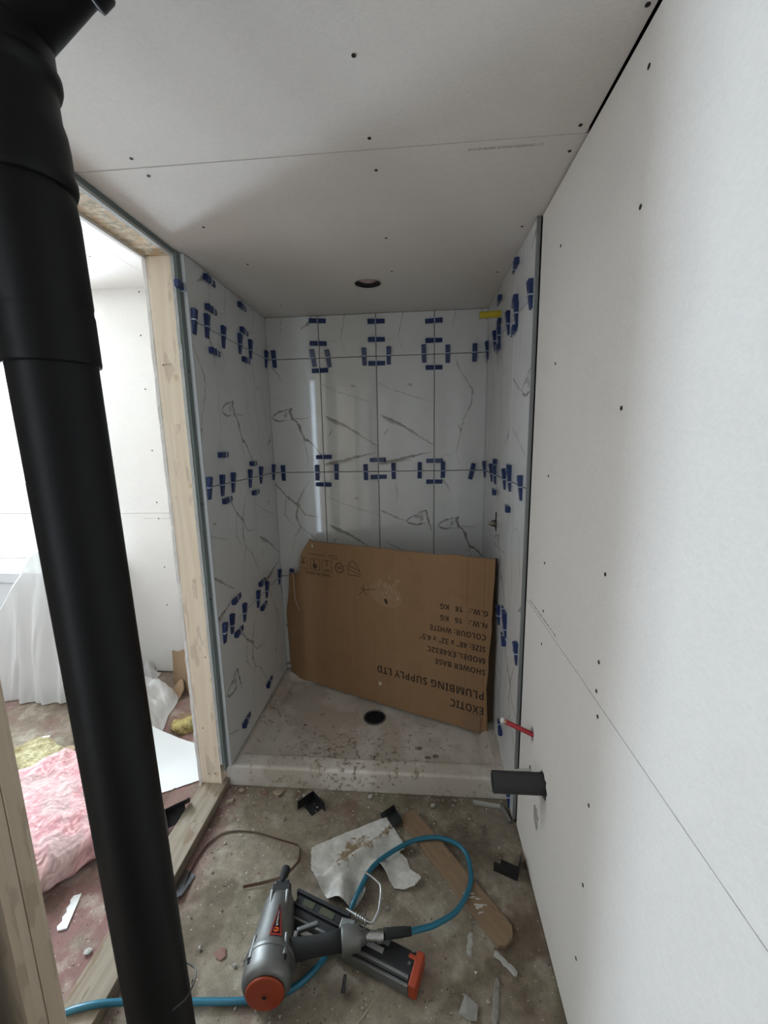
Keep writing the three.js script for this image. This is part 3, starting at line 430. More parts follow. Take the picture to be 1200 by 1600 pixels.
// ---------------------------------------------------------------- cardboard panel of a flattened shipping box
{
  const a = V(0.007, 0.062, 0.013), ang = Math.atan2(0.463, 1.125), D = V(Math.cos(ang), 0, Math.sin(ang));
  const g = thing('cardboard_sheet', 'large flattened cardboard box leaning upside down in the shower', 'cardboard', [0.57, 0.06, 0.24]);
  const r = rng(77), P = []; const edge = (x0, y0, x1, y1, n, amp) => { for (let k = 0; k < n; k++) { const t = k / n; P.push([mix(x0, x1, t) + (r() - 0.5) * amp * (k ? 1 : 0), mix(y0, y1, t) + (r() - 0.5) * amp * (k ? 1 : 0)]); } };
  edge(0.03, 0.036, 0.075, 0.006, 2, 0.002); edge(0.075, 0.004, 0.25, 0.010, 6, 0.005); edge(0.25, 0.006, 0.72, 0.004, 14, 0.007); edge(0.72, 0.002, 1.15, 0.012, 14, 0.005); edge(1.15, 0.010, 1.175, 0.012, 2, 0.002); edge(1.175, 0.014, 1.212, 0.03, 2, 0.001); edge(1.212, 0.03, 1.2, 0.25, 5, 0.004); edge(1.2, 0.25, 1.215, 0.5, 5, 0.005); edge(1.215, 0.5, 1.226, 0.875, 8, 0.004); edge(1.226, 0.88, 0.98, 0.878, 6, 0.003); edge(0.98, 0.872, 0.245, 0.866, 16, 0.004); edge(0.245, 0.866, 0.215, 0.876, 2, 0); edge(0.215, 0.876, 0.15, 0.79, 3, 0.006); edge(0.15, 0.78, 0.135, 0.69, 3, 0.004); edge(0.135, 0.675, 0.06, 0.655, 3, 0.003); edge(0.06, 0.655, 0.02, 0.4, 5, 0.006); edge(0.02, 0.4, 0.03, 0.036, 6, 0.005);
  const W = 1.24, Ht = 0.9;
  const T = canvasTex(1736, 1260, (c, w, h) => {
    const k = w / W, X = (u) => u * k, Y = (v) => h - v * k;
    c.fillStyle = 'rgb(158,123,90)'; c.fillRect(0, 0, w, h); const q = rng(5);
    for (let i = 0; i < 700; i++) { c.fillStyle = q() > 0.5 ? `rgba(176,142,108,${q() * 0.08})` : `rgba(130,98,70,${q() * 0.08})`; c.fillRect(q() * w, 0, 2 + q() * 5, h); }
    for (let i = 0; i < 260; i++) { c.fillStyle = q() > 0.5 ? `rgba(170,138,106,${q() * 0.10})` : `rgba(120,88,62,${q() * 0.10})`; c.beginPath(); c.ellipse(q() * w, q() * h, 10 + q() * 90, 6 + q() * 50, q() * 3, 0, 7); c.fill(); }
    // corrugation creases
    c.strokeStyle = 'rgba(96,68,46,0.55)'; c.lineWidth = 3; for (const u of [1.1, 1.178, 0.815]) { c.globalAlpha = u < 1 ? 0.25 : 0.8; c.beginPath(); c.moveTo(X(u), 0); c.lineTo(X(u + 0.006), h * 0.5); c.lineTo(X(u + (u > 1.15 ? 0.01 : -0.012)), h); c.stroke(); } c.globalAlpha = 1;
    // printing, upside down
    const put = (s, uR, uL, v0, v1) => { const font = Math.abs(v1 - v0) * k; c.save(); c.translate(X(uR), Y((v0 + v1) / 2)); c.rotate(Math.PI); c.font = `bold ${font * 1.34}px sans-serif`; c.fillStyle = 'rgba(44,34,28,0.88)'; c.textBaseline = 'middle'; const m = c.measureText(s).width; c.scale((uR - uL) * k / m, 1); c.fillText(s, 0, 0); c.restore(); };
    put('EXOTIC', 1.195, 1.025, 0.108, 0.15); put('PLUMBING SUPPLY LTD', 1.195, 0.62, 0.186, 0.228);
    put('SHOWER BASE', 1.196, 0.945, 0.315, 0.345); put('MODEL:EX4832C', 1.195, 0.905, 0.372, 0.402); put('SIZE: 48" x 32" x 4.5"', 1.194, 0.864, 0.43, 0.459); put('COLOUR: WHITE', 1.195, 0.918, 0.488, 0.517); put('N.W.:   16   KG', 1.2, 0.97, 0.548, 0.576); put('G.W.:   18   KG', 1.201, 0.97, 0.606, 0.634);
    // handling marks and seals, faint
    c.save(); c.strokeStyle = c.fillStyle = 'rgba(48,36,30,0.72)'; c.lineWidth = 3.5;
    const sq = (u, v, s) => c.strokeRect(X(u) - s / 2, Y(v) - s / 2, s, s);
    for (const u of [0.165, 0.245, 0.325]) sq(u, 0.735, 86);
    c.fillRect(X(0.24) - 5, Y(0.735) - 34, 10, 34); c.beginPath(); c.arc(X(0.245), Y(0.725), 20, 0, 7); c.fill(); c.fillRect(X(0.325) - 4, Y(0.75) - 26, 8, 50); c.fillRect(X(0.325) - 22, Y(0.715), 44, 7); c.fillRect(X(0.165) - 22, Y(0.74), 44, 8); c.fillRect(X(0.165) - 4, Y(0.76), 8, 40);
    c.lineWidth = 7; c.beginPath(); c.arc(X(0.405), Y(0.735), 36, 0, 7); c.stroke(); c.save(); c.translate(X(0.405), Y(0.735)); c.rotate(Math.PI); c.font = 'bold 38px sans-serif'; c.textAlign = 'center'; c.textBaseline = 'middle'; c.fillText('US', -2, 2); c.restore();
    c.lineWidth = 4; c.beginPath(); c.moveTo(X(0.46), Y(0.705)); c.lineTo(X(0.46), Y(0.755)); c.quadraticCurveTo(X(0.475), Y(0.78), X(0.49), Y(0.785)); c.quadraticCurveTo(X(0.53), Y(0.76), X(0.535), Y(0.705)); c.closePath(); c.stroke(); c.beginPath(); c.moveTo(X(0.462), Y(0.735)); c.lineTo(X(0.53), Y(0.715)); c.moveTo(X(0.465), Y(0.755)); c.lineTo(X(0.53), Y(0.735)); c.stroke();
    c.save(); c.translate(X(0.345), Y(0.69)); c.rotate(Math.PI); c.font = 'bold 30px sans-serif'; c.fillText('MADE IN CHINA', 0, 0, 330); c.restore();
    for (const [u0, u1, v] of [[0.2, 0.32, 0.795], [0.34, 0.4, 0.8], [0.35, 0.39, 0.785]]) for (let u = u0; u < u1; u += 0.012) c.fillRect(X(u), Y(v), 11, 7);
    c.restore();
    // scuffs where the face paper is torn, the star-shaped puncture and the split
    c.strokeStyle = 'rgba(214,196,172,0.75)'; for (let i = 0; i < 46; i++) { const u = 0.70 + (q() - 0.5) * 0.13, v = 0.66 + (q() - 0.5) * 0.12; c.lineWidth = 1 + q() * 3; c.beginPath(); c.moveTo(X(u), Y(v)); c.lineTo(X(u + (q() - 0.5) * 0.02), Y(v + (q() - 0.5) * 0.035)); c.stroke(); }
    c.fillStyle = 'rgba(206,190,168,0.16)'; c.beginPath(); c.ellipse(X(0.68), Y(0.63), 130, 90, 0.3, 0, 7); c.fill();
    c.strokeStyle = 'rgba(30,22,18,0.9)'; c.lineWidth = 4; for (const [du, dv] of [[0.07, 0.012], [-0.028, -0.035], [0.02, -0.03], [0.0, 0.03], [-0.02, 0.008]]) { c.beginPath(); c.moveTo(X(0.551), Y(0.636)); c.lineTo(X(0.551 + du), Y(0.636 + dv)); c.stroke(); }
    c.fillStyle = 'rgba(20,14,12,0.95)'; c.beginPath(); c.ellipse(X(0.682), Y(0.594), 9, 22, -0.4, 0, 7); c.fill();
  });
  const s = new THREE.Shape(P.map((p) => new THREE.Vector2(...p)));
  const geo = new THREE.ExtrudeGeometry(s, { depth: 0.006, bevelEnabled: false }); const uvs = geo.attributes.uv, ps = geo.attributes.position; for (let i = 0; i < ps.count; i++) uvs.setXY(i, ps.getX(i) / W, ps.getY(i) / Ht);
  const M = new THREE.Matrix4().makeBasis(D, V(0, 1, 0), V(-D.z, 0, D.x)).setPosition(a.x, a.y, a.z); // face towards the room
  geo.translate(0, 0, -0.006); geo.applyMatrix4(M);
  const mCard = std({ map: T, roughness: 0.9 }), mEdge = std({ color: lin(0.16, 0.105, 0.062), roughness: 0.95 });
  const panel = part(g, 'panel', geo, [mCard, mEdge]);
  const flap = new THREE.BoxGeometry(0.085, 0.82, 0.005); flap.translate(0.0, 0.445, 0); flap.rotateY(0.72); flap.translate(1.19, 0.012, -0.036); flap.applyMatrix4(M); 
  part(g, 'side_flap', flap, std({ color: lin(0.12, 0.08, 0.05), roughness: 0.95 }), 'folded back side flap');
  const f2 = new THREE.BoxGeometry(0.075, 0.09, 0.004); f2.rotateZ(-0.02); f2.translate(1.14, 0.055, 0.003); f2.applyMatrix4(M); part(g, 'tab', f2, std({ color: lin(0.3, 0.19, 0.11), roughness: 0.9 }));
  const cr = lump(9, 0.012, 0.013, 0.004, 14); cr.applyMatrix4(new THREE.Matrix4().makeTranslation(0.642, 0.113, 0.003)); cr.applyMatrix4(M); part(g, 'foam_crumb', cr, std({ color: lin(0.7, 0.64, 0.5), roughness: 1 }), 'cream foam crumb stuck to the cardboard');
  const st = lump(19, 0.006, 0.016, 0.003, 12); st.applyMatrix4(new THREE.Matrix4().makeTranslation(0.235, 0.83, 0.003)); st.applyMatrix4(M); part(g, 'foam_crumb', st, std({ color: lin(0.72, 0.68, 0.6), roughness: 1 }));
  single('string', tube([V(0.075, 0.735, 0.06), V(0.095, 0.73, 0.075), V(0.1, 0.66, 0.077), V(0.103, 0.58, 0.078), V(0.125, 0.52, 0.088)], 0.003, 40, 6), std({ color: lin(0.5, 0.36, 0.28), roughness: 0.9 }), 'thin pinkish strip of twine hanging over cardboard corner', 'string');
}
// ---------------------------------------------------------------- tile levelling wedges
{
  const mBlue = phys({ color: lin(0.012, 0.032, 0.13), roughness: 0.38, clearcoat: 0.2 }), mClip = phys({ color: lin(0.72, 0.78, 0.86), roughness: 0.25, transmission: 0.35, thickness: 0 });
  const s = new THREE.Shape([[-0.043, 0.0005], [0.043, 0.0005], [0.043, 0.0135], [0.038, 0.0165], [0.02, 0.0135], [-0.04, 0.0042], [-0.043, 0.004]].map((p) => new THREE.Vector2(...p)));
  const wg = new THREE.ExtrudeGeometry(s, { depth: 0.02, bevelEnabled: true, bevelSize: 0.0008, bevelThickness: 0.0012, bevelSegments: 1 }); wg.translate(0, 0, -0.01); // x along, y off the wall, z across
  const teeth = []; for (let k = 0; k < 9; k++) { const x = -0.034 + k * 0.0078; const b = new THREE.BoxGeometry(0.002, 0.0016, 0.013); b.rotateZ(0.16); b.translate(x, 0.0052 + (x + 0.034) * 0.158, 0); teeth.push(b); }
  const wedgeGeo = xmerge([wg, ...teeth]);
  const clipGeo = xmerge([new THREE.BoxGeometry(0.004, 0.0025, 0.029).translate(0, 0.0135, 0), new THREE.BoxGeometry(0.004, 0.0145, 0.0025).translate(0, 0.0065, 0.0133), new THREE.BoxGeometry(0.004, 0.0145, 0.0025).translate(0, 0.0065, -0.0133)]);
  const frames = { back: { n: V(0, 0, 1), r: V(1, 0, 0), at: (h, y) => V(h, y, 0.0) }, left: { n: V(1, 0, 0), r: V(0, 0, -1), at: (h, y) => V(0.0, y, h) }, right: { n: V(-1, 0, 0), r: V(0, 0, 1), at: (h, y) => V(XT, y, h) } };
  const ord = ['first', 'second', 'third', 'fourth', 'fifth', 'sixth', 'seventh', 'eighth'];
  let proto = null; const r = rng(41);
  function wedge(wall, dir, h, y, label, tilt = 0) {
    const f = frames[wall]; let g;
    if (!proto) { g = proto = thing('levelling_wedge', label, 'wedge', [0, 0, 0], 'blue tile levelling wedges'); g.add(Object.assign(shade(new THREE.Mesh(wedgeGeo, mBlue)), { name: 'wedge' }), Object.assign(shade(new THREE.Mesh(clipGeo, mClip)), { name: 'clip' })); g.children[1].userData.label = 'clear plastic clip'; } else { g = proto.clone(); g.name = numbered('levelling_wedge'); scene.add(g); }
    tag(g, label, 'wedge', 'blue tile levelling wedges');
    const t = tilt + (r() - 0.5) * 0.06, sgn = r() > 0.5 ? 1 : -1; const base = dir === 'V' ? V(0, 1, 0) : f.r.clone().multiplyScalar(wall === 'left' ? -1 : wall === 'right' ? 1 : sgn); const X = base.applyAxisAngle(f.n, t), Z = X.clone().cross(f.n);
    g.quaternion.setFromRotationMatrix(new THREE.Matrix4().makeBasis(X, f.n, Z)); g.position.copy(f.at(h, y)).addScaledVector(f.n, 0.0006);
    g.children[0].position.x = (r() - 0.5) * 0.012;
  }
  const wallName = { back: 'back shower wall', left: 'left shower wall', right: 'right shower wall' }, rowName = ['upper', 'middle', 'lower'], rowY = [J1, J2, J3];
  const uprights = { back: [[0.039, 0.252, 0.332, 0.524, 0.653, 0.836, 0.958, 1.095], [0.053, 0.246, 0.354, 0.517, 0.67, 0.812, 0.937, 1.093], [0.067]], left: [[0.739, 0.648, 0.516, 0.353, 0.236, 0.032], [0.74, 0.634, 0.534, 0.35, 0.214, 0.028], [0.722, 0.653, 0.525, 0.363, 0.242, 0.04]], right: [[0.834, 0.648, 0.511, 0.332, 0.225, 0.022], [0.802, 0.629, 0.532, 0.321, 0.229, 0.024], [0.83, 0.639, 0.504]] };
  const tilts = { 'back_0_1': 0.12, 'back_0_2': 0.1, 'back_1_7': -0.2, 'back_0_5': 0.06 };
  for (const wall of ['back', 'left', 'right']) uprights[wall].forEach((list, row) => list.forEach((h, i) => wedge(wall, 'V', h, rowY[row], `upright blue wedge on ${rowName[row]} level joint of ${wallName[wall]}, ${list.length > 1 ? ord[i] + (wall === 'back' ? ' from left' : ' from front') : 'beside cardboard'}`, tilts[`${wall}_${row}_${i}`] || 0)));
  const flat = {
    back: [[bx[0], 'left', [2.085, 1.973, 1.837, 1.381, 1.229]], [bx[1], 'centre', [2.071, 1.982, 1.864, 1.361, 1.268]], [bx[2], 'right', [2.062, 1.967, 1.834, 1.352, 1.239]]],
    left: [[0.594, 'front', [2.084, 1.977, 1.82, 1.418, 1.229, 0.788, 0.635, 0.192]], [0.2945, 'rear', [2.079, 1.973, 1.845, 1.365, 1.224, 0.76, 0.631, 0.196]]],
    right: [[0.6, 'front', [2.077, 1.956, 1.854, 1.352, 1.189, 0.752, 0.632, 0.213]], [0.305, 'rear', [2.053, 1.959, 1.855, 1.36, 1.219]]],
  };
  const spots = ['next to ceiling', 'above upper row', 'below upper row', 'above middle row', 'below middle row', 'above lower row', 'below lower row', 'near shower base'];
  for (const wall of ['back', 'left', 'right']) for (const [h, nm, ys] of flat[wall]) ys.forEach((y, i) => wedge(wall, 'H', h, y, `flat blue wedge across ${nm} upright joint of ${wallName[wall]}, ${spots[i]}`));
  wedge('right', 'V', 0.80, 0.066, 'blue wedge at the foot of right shower wall, below black drain stub');
  wedge('left', 'H', 0.775, 2.0, 'blue wedge on green board strip at the top of door stud'); scene.children[scene.children.length - 1].position.x = -0.0133;
}
// ---------------------------------------------------------------- fittings in the walls
{
  const t = thing('ceiling_fitting', 'round recessed fitting in ceiling hole with pink insulation and black cables', 'ceiling fitting', [0.596, CEIL, 0.393]);
  part(t, 'can', lathe([[0.054, 0.0], [0.054, 0.07], [0.0, 0.07]], V(0.596, CEIL + 0.003, 0.393), V(0, 1, 0), 40), std({ color: lin(0.02, 0.02, 0.02), roughness: 0.7, side: THREE.DoubleSide }));
  part(t, 'rim', lathe([[0.056, -0.0005], [0.0595, -0.0015], [0.0605, 0.0], [0.056, 0.002]], V(0.596, CEIL, 0.393), V(0, 1, 0), 40), std({ color: lin(0.62, 0.61, 0.6), roughness: 0.9 }), 'rough white rim');
  const ps = lump(55, 0.046, 0.012, 0.044, 40); ps.translate(0.594, CEIL + 0.005, 0.395); part(t, 'insulation', ps, std({ color: lin(0.55, 0.4, 0.39), roughness: 1 }), 'tuft of pink insulation');
  part(t, 'cable', tube([V(0.55, CEIL + 0.03, 0.41), V(0.553, CEIL + 0.006, 0.40), V(0.572, CEIL + 0.004, 0.382), V(0.6, CEIL + 0.006, 0.376), V(0.628, CEIL + 0.002, 0.385), V(0.643, CEIL + 0.004, 0.405), V(0.64, CEIL + 0.03, 0.42)], 0.0065, 40, 8), mRubber);
}
{
  single('pipe_plug', xmerge([cyl(V(1.153, 1.981, 0.367), V(1.066, 1.979, 0.367), 0.0135, 0.0135, 24), cyl(V(1.066, 1.979, 0.367), V(1.0655, 1.979, 0.367), 0.0125, 0.01, 24)]), std({ color: lin(0.62, 0.48, 0.035), roughness: 0.55 }), 'yellow pipe stub sticking out of right shower wall near ceiling', 'pipe');
  const v = thing('shower_valve', 'dull brass shower valve in a slot cut through right tiled wall', 'valve', [1.155, 1.085, 0.356]);
  const mBr = std({ color: lin(0.3, 0.28, 0.22), roughness: 0.4, metalness: 0.9 });
  part(v, 'valve_body', lathe([[0.0, -0.004], [0.016, -0.004], [0.016, 0.018], [0.0135, 0.02], [0.0135, 0.026], [0.006, 0.028], [0.006, 0.037], [0.0, 0.037]], V(1.163, 1.078, 0.356), V(-1, 0, 0), 20), mBr);
  part(v, 'slot_plate', box(1.1605, 1.1645, 1.046, 1.126, 0.338, 0.374), std({ color: lin(0.12, 0.12, 0.11), roughness: 0.6, metalness: 0.6 }));  // dark plate filling the slot behind the valve
}
{
  const t = thing('drain_stub', 'short black drain pipe stub poking out of right wall', 'pipe', [1.1, 0.405, 1.135]);
  const dir = V(-1, -0.012, -0.006), a = V(1.2, 0.437, 1.136);
  part(t, 'pipe', lathe([[0.026, 0], [0.0302, 0], [0.0302, 0.174], [0.0296, 0.175], [0.0264, 0.175], [0.026, 0.171], [0.026, 0.0]], a, dir, 40), mAbsDusty);
  part(t, 'inside', cyl(a.clone().addScaledVector(dir, 0.12), a.clone().addScaledVector(dir, 0.122), 0.0259, 0.0259, 30), mDark);
  const p = thing('red_water_pipe', 'red water pipe stub with white cap leaving the right wall', 'pipe', [1.11, 0.49, 0.99]);
  const ra = V(1.2, 0.498, 1.02), rb = V(1.096, 0.514, 0.966), rd = rb.clone().sub(ra).normalize();
  part(p, 'pipe', cyl(ra, rb, 0.0078, 0.0078, 20), std({ color: lin(0.42, 0.025, 0.035), roughness: 0.4 }));
  part(p, 'crimp_ring', cyl(rb.clone().addScaledVector(rd, -0.004), rb.clone().addScaledVector(rd, 0.005), 0.0092, 0.0092, 20), std({ color: lin(0.55, 0.33, 0.24), roughness: 0.4, metalness: 0.7 }));
  part(p, 'cap', lathe([[0, -0.002], [0.0098, -0.002], [0.0102, 0.004], [0.008, 0.0095], [0, 0.011]], rb.clone().addScaledVector(rd, 0.006), rd, 20), std({ color: lin(0.75, 0.74, 0.7), roughness: 0.4 }));
  single('white_water_pipe', cyl(V(1.2, 0.374, 1.013), V(1.071, 0.357, 1.013), 0.0075, 0.0075, 18), std({ color: lin(0.55, 0.53, 0.48), roughness: 0.45 }), 'thin off white water pipe just behind the black drain stub', 'pipe');
}
// ---------------------------------------------------------------- black stack pipe beside the door
{
  const A = V(0.391, 0, 1.755), B = V(0.369, 2.1, 1.774), dir = B.clone().sub(A).normalize();
  const g = thing('stack_pipe', 'big black plastic soil stack standing in front of the doorway', 'pipe', [0.391, 0, 1.755]);
  part(g, 'pipe', lathe([[0.0445, 0], [0.0445, 1.6]], A, dir, 56), mAbs, 'tall plain black pipe');
  part(g, 'coupling', lathe([[0.0445, 1.556], [0.0478, 1.556], [0.0484, 1.559], [0.0484, 1.612], [0.0476, 1.616], [0.0476, 1.62], [0.0484, 1.624], [0.048, 1.715], [0.0465, 1.735], [0.0445, 1.745]], A, dir, 56), mAbs);
  part(g, 'fitting', lathe([[0.0445, 1.742], [0.0485, 1.743], [0.0505, 1.749], [0.0505, 1.756], [0.0488, 1.76], [0.0484, 1.79], [0.0474, 1.803], [0.0445, 1.815], [0.0438, 1.84], [0.0475, 1.844], [0.0495, 1.85], [0.0495, 1.857], [0.0462, 1.862], [0.046, 1.905], [0.044, 1.93], [0.0445, 2.11]], A, dir, 56), mAbs);
  const P0 = A.clone().addScaledVector(dir, 1.9), d2 = V(0.819, 0.574, 0.0).normalize();
  part(g, 'branch', lathe([[0.0, -0.02], [0.0445, -0.02], [0.0445, 0.088], [0.0505, 0.09], [0.051, 0.094], [0.051, 0.106], [0.0495, 0.109], [0.0445, 0.11], [0.0445, 0.27]], P0, d2, 48), mAbs, 'branch pipe rising to the right');
  single('cable_tie', tube([V(0.43, 0.62, 1.79), V(0.436, 0.6, 1.76), V(0.425, 0.585, 1.722), V(0.39, 0.58, 1.706)], 0.0012, 30, 6), std({ color: lin(0.08, 0.08, 0.08), roughness: 0.4 }), 'thin dark strap fibre around the lower part of black stack', 'strap');
}

// ---------------------------------------------------------------- next room: wrapped fixture, plastic, insulation, scraps
const mPoly = phys({ color: lin(0.86, 0.85, 0.82), roughness: 0.5, transmission: 0.35, thickness: 0, side: THREE.DoubleSide });
const mWhitePaint = std({ color: lin(0.72, 0.73, 0.74), roughness: 0.45 });
{
  const t = thing('boxed_fixture', 'white panelled bath surround under plastic sheeting below the window', 'bath surround', [-1.9, 0, 0.06]);
  part(t, 'body', box(-2.79, -1.02, 0.0, 0.70, -0.075, 0.19, 0.006), mWhitePaint);
  part(t, 'rim', box(-2.795, -1.01, 0.70, 0.765, -0.077, 0.2, 0.008), mWhitePaint);
  for (const y of [0.03, 0.07]) part(t, 'foot_rail', box(-2.79, -1.015, y, y + 0.028, 0.188, 0.202, 0.004), mWhitePaint);
  // sheeting thrown over it, falling in folds to the floor
  const nx = 90, ny = 70, pos = [], uv = [], idx = [];
  for (let j = 0; j <= ny; j++) for (let i = 0; i <= nx; i++) {
    const s = i / nx, v = j / ny; const x = mix(-1.72, -0.98, s); const top = 0.86 + 0.07 * Math.exp(-(((x + 1.2) / 0.18) ** 2)) - 1.35 * Math.max(0, -x - 1.3) ** 1.15;
    const drop = Math.max(0, v - 0.18) / 0.82; let y = v < 0.18 ? mix(0.775, top, Math.sin(v / 0.18 * Math.PI / 2)) : mix(top, 0.012, drop);
    let z = v < 0.18 ? mix(0.0, 0.2, v / 0.18) : 0.215 + drop * 0.035; const f = fbm(s * 9 + v * 1.6, v * 1.4, 3, 71), q = Math.sin(s * 30 + f * 6 + v * 2); z += (q * 0.012 + f * 0.05) * (0.3 + drop); y += (noise(s * 14, 3, 72) - 0.5) * 0.03 * (1 - drop);
    pos.push(x + (noise(s * 5, v * 6, 73) - 0.5) * 0.03, Math.max(0.006, y), z); uv.push(s, v);
  }
  for (let j = 0; j < ny; j++) for (let i = 0; i < nx; i++) { const a = j * (nx + 1) + i; idx.push(a, a + nx + 1, a + 1, a + 1, a + nx + 1, a + nx + 2); }
  const g = new THREE.BufferGeometry(); g.setAttribute('position', new THREE.Float32BufferAttribute(pos, 3)); g.setAttribute('uv', new THREE.Float32BufferAttribute(uv, 2)); g.setIndex(idx); g.computeVertexNormals();
  single('plastic_sheeting', g, mPoly, 'clear plastic sheeting draped in folds over the white bath surround', 'plastic sheet');
}
{
  const P = [[-0.95, 0.2], [-0.9, 0.13], [-0.82, 0.08], [-0.73, 0.1], [-0.6, 0.16], [-0.57, 0.24], [-0.56, 0.34], [-0.52, 0.44], [-0.49, 0.56], [-0.53, 0.62], [-0.6, 0.56], [-0.7, 0.5], [-0.85, 0.42], [-0.94, 0.32]];
  single('plastic_bundle', sheet(P, 0.011, (x, z, e) => { const f = fbm(x * 11, z * 9, 4, 81), r = 1 - Math.abs(2 * fbm(x * 7 + z * 5, z * 4 - x * 3, 3, 83) - 1); return 0.004 + sm(0, 0.12, e) * (0.035 + 0.1 * f) + r * r * 0.045 * sm(0, 0.05, e) + f * 0.02 + 0.022 * (1 - Math.abs(2 * fbm(x * 22 - z * 9, z * 17 + x * 6, 3, 85) - 1)) ** 3 * sm(0, 0.03, e); }), mPoly, 'crumpled clear plastic bundle on next room floor', 'plastic sheet');
  const P2 = [[-0.97, -0.06], [-0.86, -0.07], [-0.85, 0.03], [-0.96, 0.07]];
  single('plastic_bundle', sheet(P2, 0.008, (x, z, e) => 0.006 + sm(0, 0.08, e) * (0.1 + 0.1 * fbm(x * 14, z * 14, 3, 87))), mPoly, 'small plastic heap against the far wall of next room', 'plastic sheet');
}
{
  const mCb = std({ color: lin(0.33, 0.215, 0.125), roughness: 0.9 });
  const t = thing('cardboard_flap', 'bent piece of brown cardboard standing behind the door stud in next room', 'cardboard', [-0.62, 0, 0.08]);
  const s = new THREE.Shape([[0, 0.008], [0.2, 0.002], [0.21, 0.3], [0.13, 0.27], [0.06, 0.235], [0.0, 0.225]].map((p) => new THREE.Vector2(...p)));
  const g = new THREE.ExtrudeGeometry(s, { depth: 0.005, bevelEnabled: false }); g.rotateX(-0.05); g.rotateY(-0.55); g.translate(-0.70, 0.0, 0.05); part(t, 'panel', uvm(g), mCb);
  const s2 = new THREE.Shape(); s2.moveTo(0, 0); s2.lineTo(0.09, 0.0); s2.lineTo(0.09, 0.05); s2.quadraticCurveTo(0.06, 0.09, 0.03, 0.09); s2.quadraticCurveTo(0, 0.08, 0, 0); const g2 = new THREE.ExtrudeGeometry(s2, { depth: 0.005, bevelEnabled: false }); g2.rotateX(-0.6); g2.rotateY(-0.55); g2.translate(-0.655, 0.012, 0.15); part(t, 'tab', uvm(g2), mCb);
}
function smoothN(g) { const u = g.attributes.uv; g.deleteAttribute('normal'); g.computeVertexNormals(); const p = g.attributes.position, n = g.attributes.normal, m = new Map(); for (let i = 0; i < p.count; i++) { const k = [p.getX(i), p.getY(i), p.getZ(i)].map((v) => Math.round(v * 1e5)).join(); const e = m.get(k) || [0, 0, 0]; e[0] += n.getX(i); e[1] += n.getY(i); e[2] += n.getZ(i); m.set(k, e); } for (let i = 0; i < p.count; i++) { const k = [p.getX(i), p.getY(i), p.getZ(i)].map((v) => Math.round(v * 1e5)).join(), e = m.get(k), l = Math.hypot(...e) || 1; n.setXYZ(i, e[0] / l, e[1] / l, e[2] / l); } return g; }
function batt(cx, cz, sx, sy, sz, rot, seed, amp, fold) { // mineral wool slab: soft block with torn fibrous surface
  const g = new THREE.BoxGeometry(2, 2, 2, 70, 30, 70), p = g.attributes.position, uvw = g.attributes.uv; const pw = (v, e) => Math.sign(v) * Math.pow(Math.abs(v), e);
  for (let i = 0; i < p.count; i++) {
    const v = V(p.getX(i), p.getY(i), p.getZ(i)).normalize(); const n = v.clone(); let x = pw(v.x, 0.42) * sx, y = pw(v.y, 0.5) * sy, z = pw(v.z, 0.42) * sz;
    const f = fbm(x * 9 + seed, z * 9 + y * 6, 4, seed), r = 1 - Math.abs(2 * fbm(x * 5 + y * 9, z * 11 + seed, 3, seed + 5) - 1), h = fbm(x * 60, z * 60 + y * 90, 2, seed + 9);
    const d = (f - 0.5) * amp * 2 + (r * r - 0.4) * fold + (h - 0.5) * amp * 0.35; x += n.x * d; y += n.y * d * 1.3; z += n.z * d; y += sy; p.setXYZ(i, x, Math.max(0.001, y), z); uvw.setXY(i, x * 2.4 + y * 1.3, z * 2.4 + y * 1.7);
  }
  g.rotateY(rot); g.translate(cx, 0, cz); return smoothN(g);
}
const woolTex = (a, b, c, seed) => { const t = dataTex(512, 512, (u, v, i, j) => { const f = fbm(u * 12, v * 12, 4, seed), h = fbm(u * 70 + v * 20, v * 40, 3, seed + 4), q = fbm(u * 5, v * 5, 2, seed + 8); let k = mix3(a, b, sm(0.3, 0.7, f * 0.6 + h * 0.4)); k = mix3(k, c, sm(0.55, 0.75, q) * 0.6); return k.map((z) => z * (0.9 + (h - 0.5) * 0.35)); }); return t; };
single('pink_insulation', batt(-0.62, 1.0, 0.30, 0.062, 0.19, -0.62, 201, 0.016, 0.03), std({ map: woolTex([222, 160, 160], [238, 194, 190], [206, 180, 172], 601), roughness: 1 }), 'pink fibreglass insulation batt lying on next room floor', 'insulation');
single('mineral_wool', batt(-0.93, 0.745, 0.14, 0.05, 0.085, -0.35, 231, 0.014, 0.022), std({ map: woolTex([160, 146, 104], [196, 186, 146], [140, 122, 84], 611), roughness: 1 }), 'yellowish grey mineral wool slab behind the pink insulation', 'insulation');
single('mineral_wool', batt(-0.42, 0.43, 0.045, 0.022, 0.032, 0.5, 251, 0.026, 0.04), std({ map: woolTex([178, 158, 96], [206, 190, 130], [150, 126, 70], 621), roughness: 1 }), 'small torn tuft of yellow mineral wool near the door stud', 'insulation');
single('mineral_wool', batt(-0.88, 0.62, 0.03, 0.012, 0.018, 0.2, 271, 0.006, 0.008), std({ color: lin(0.42, 0.3, 0.2), roughness: 1 }), 'tiny brown wool tuft beyond the mineral wool slab', 'insulation');
const mPaper = std({ color: lin(0.78, 0.78, 0.76), roughness: 0.85, side: THREE.DoubleSide });
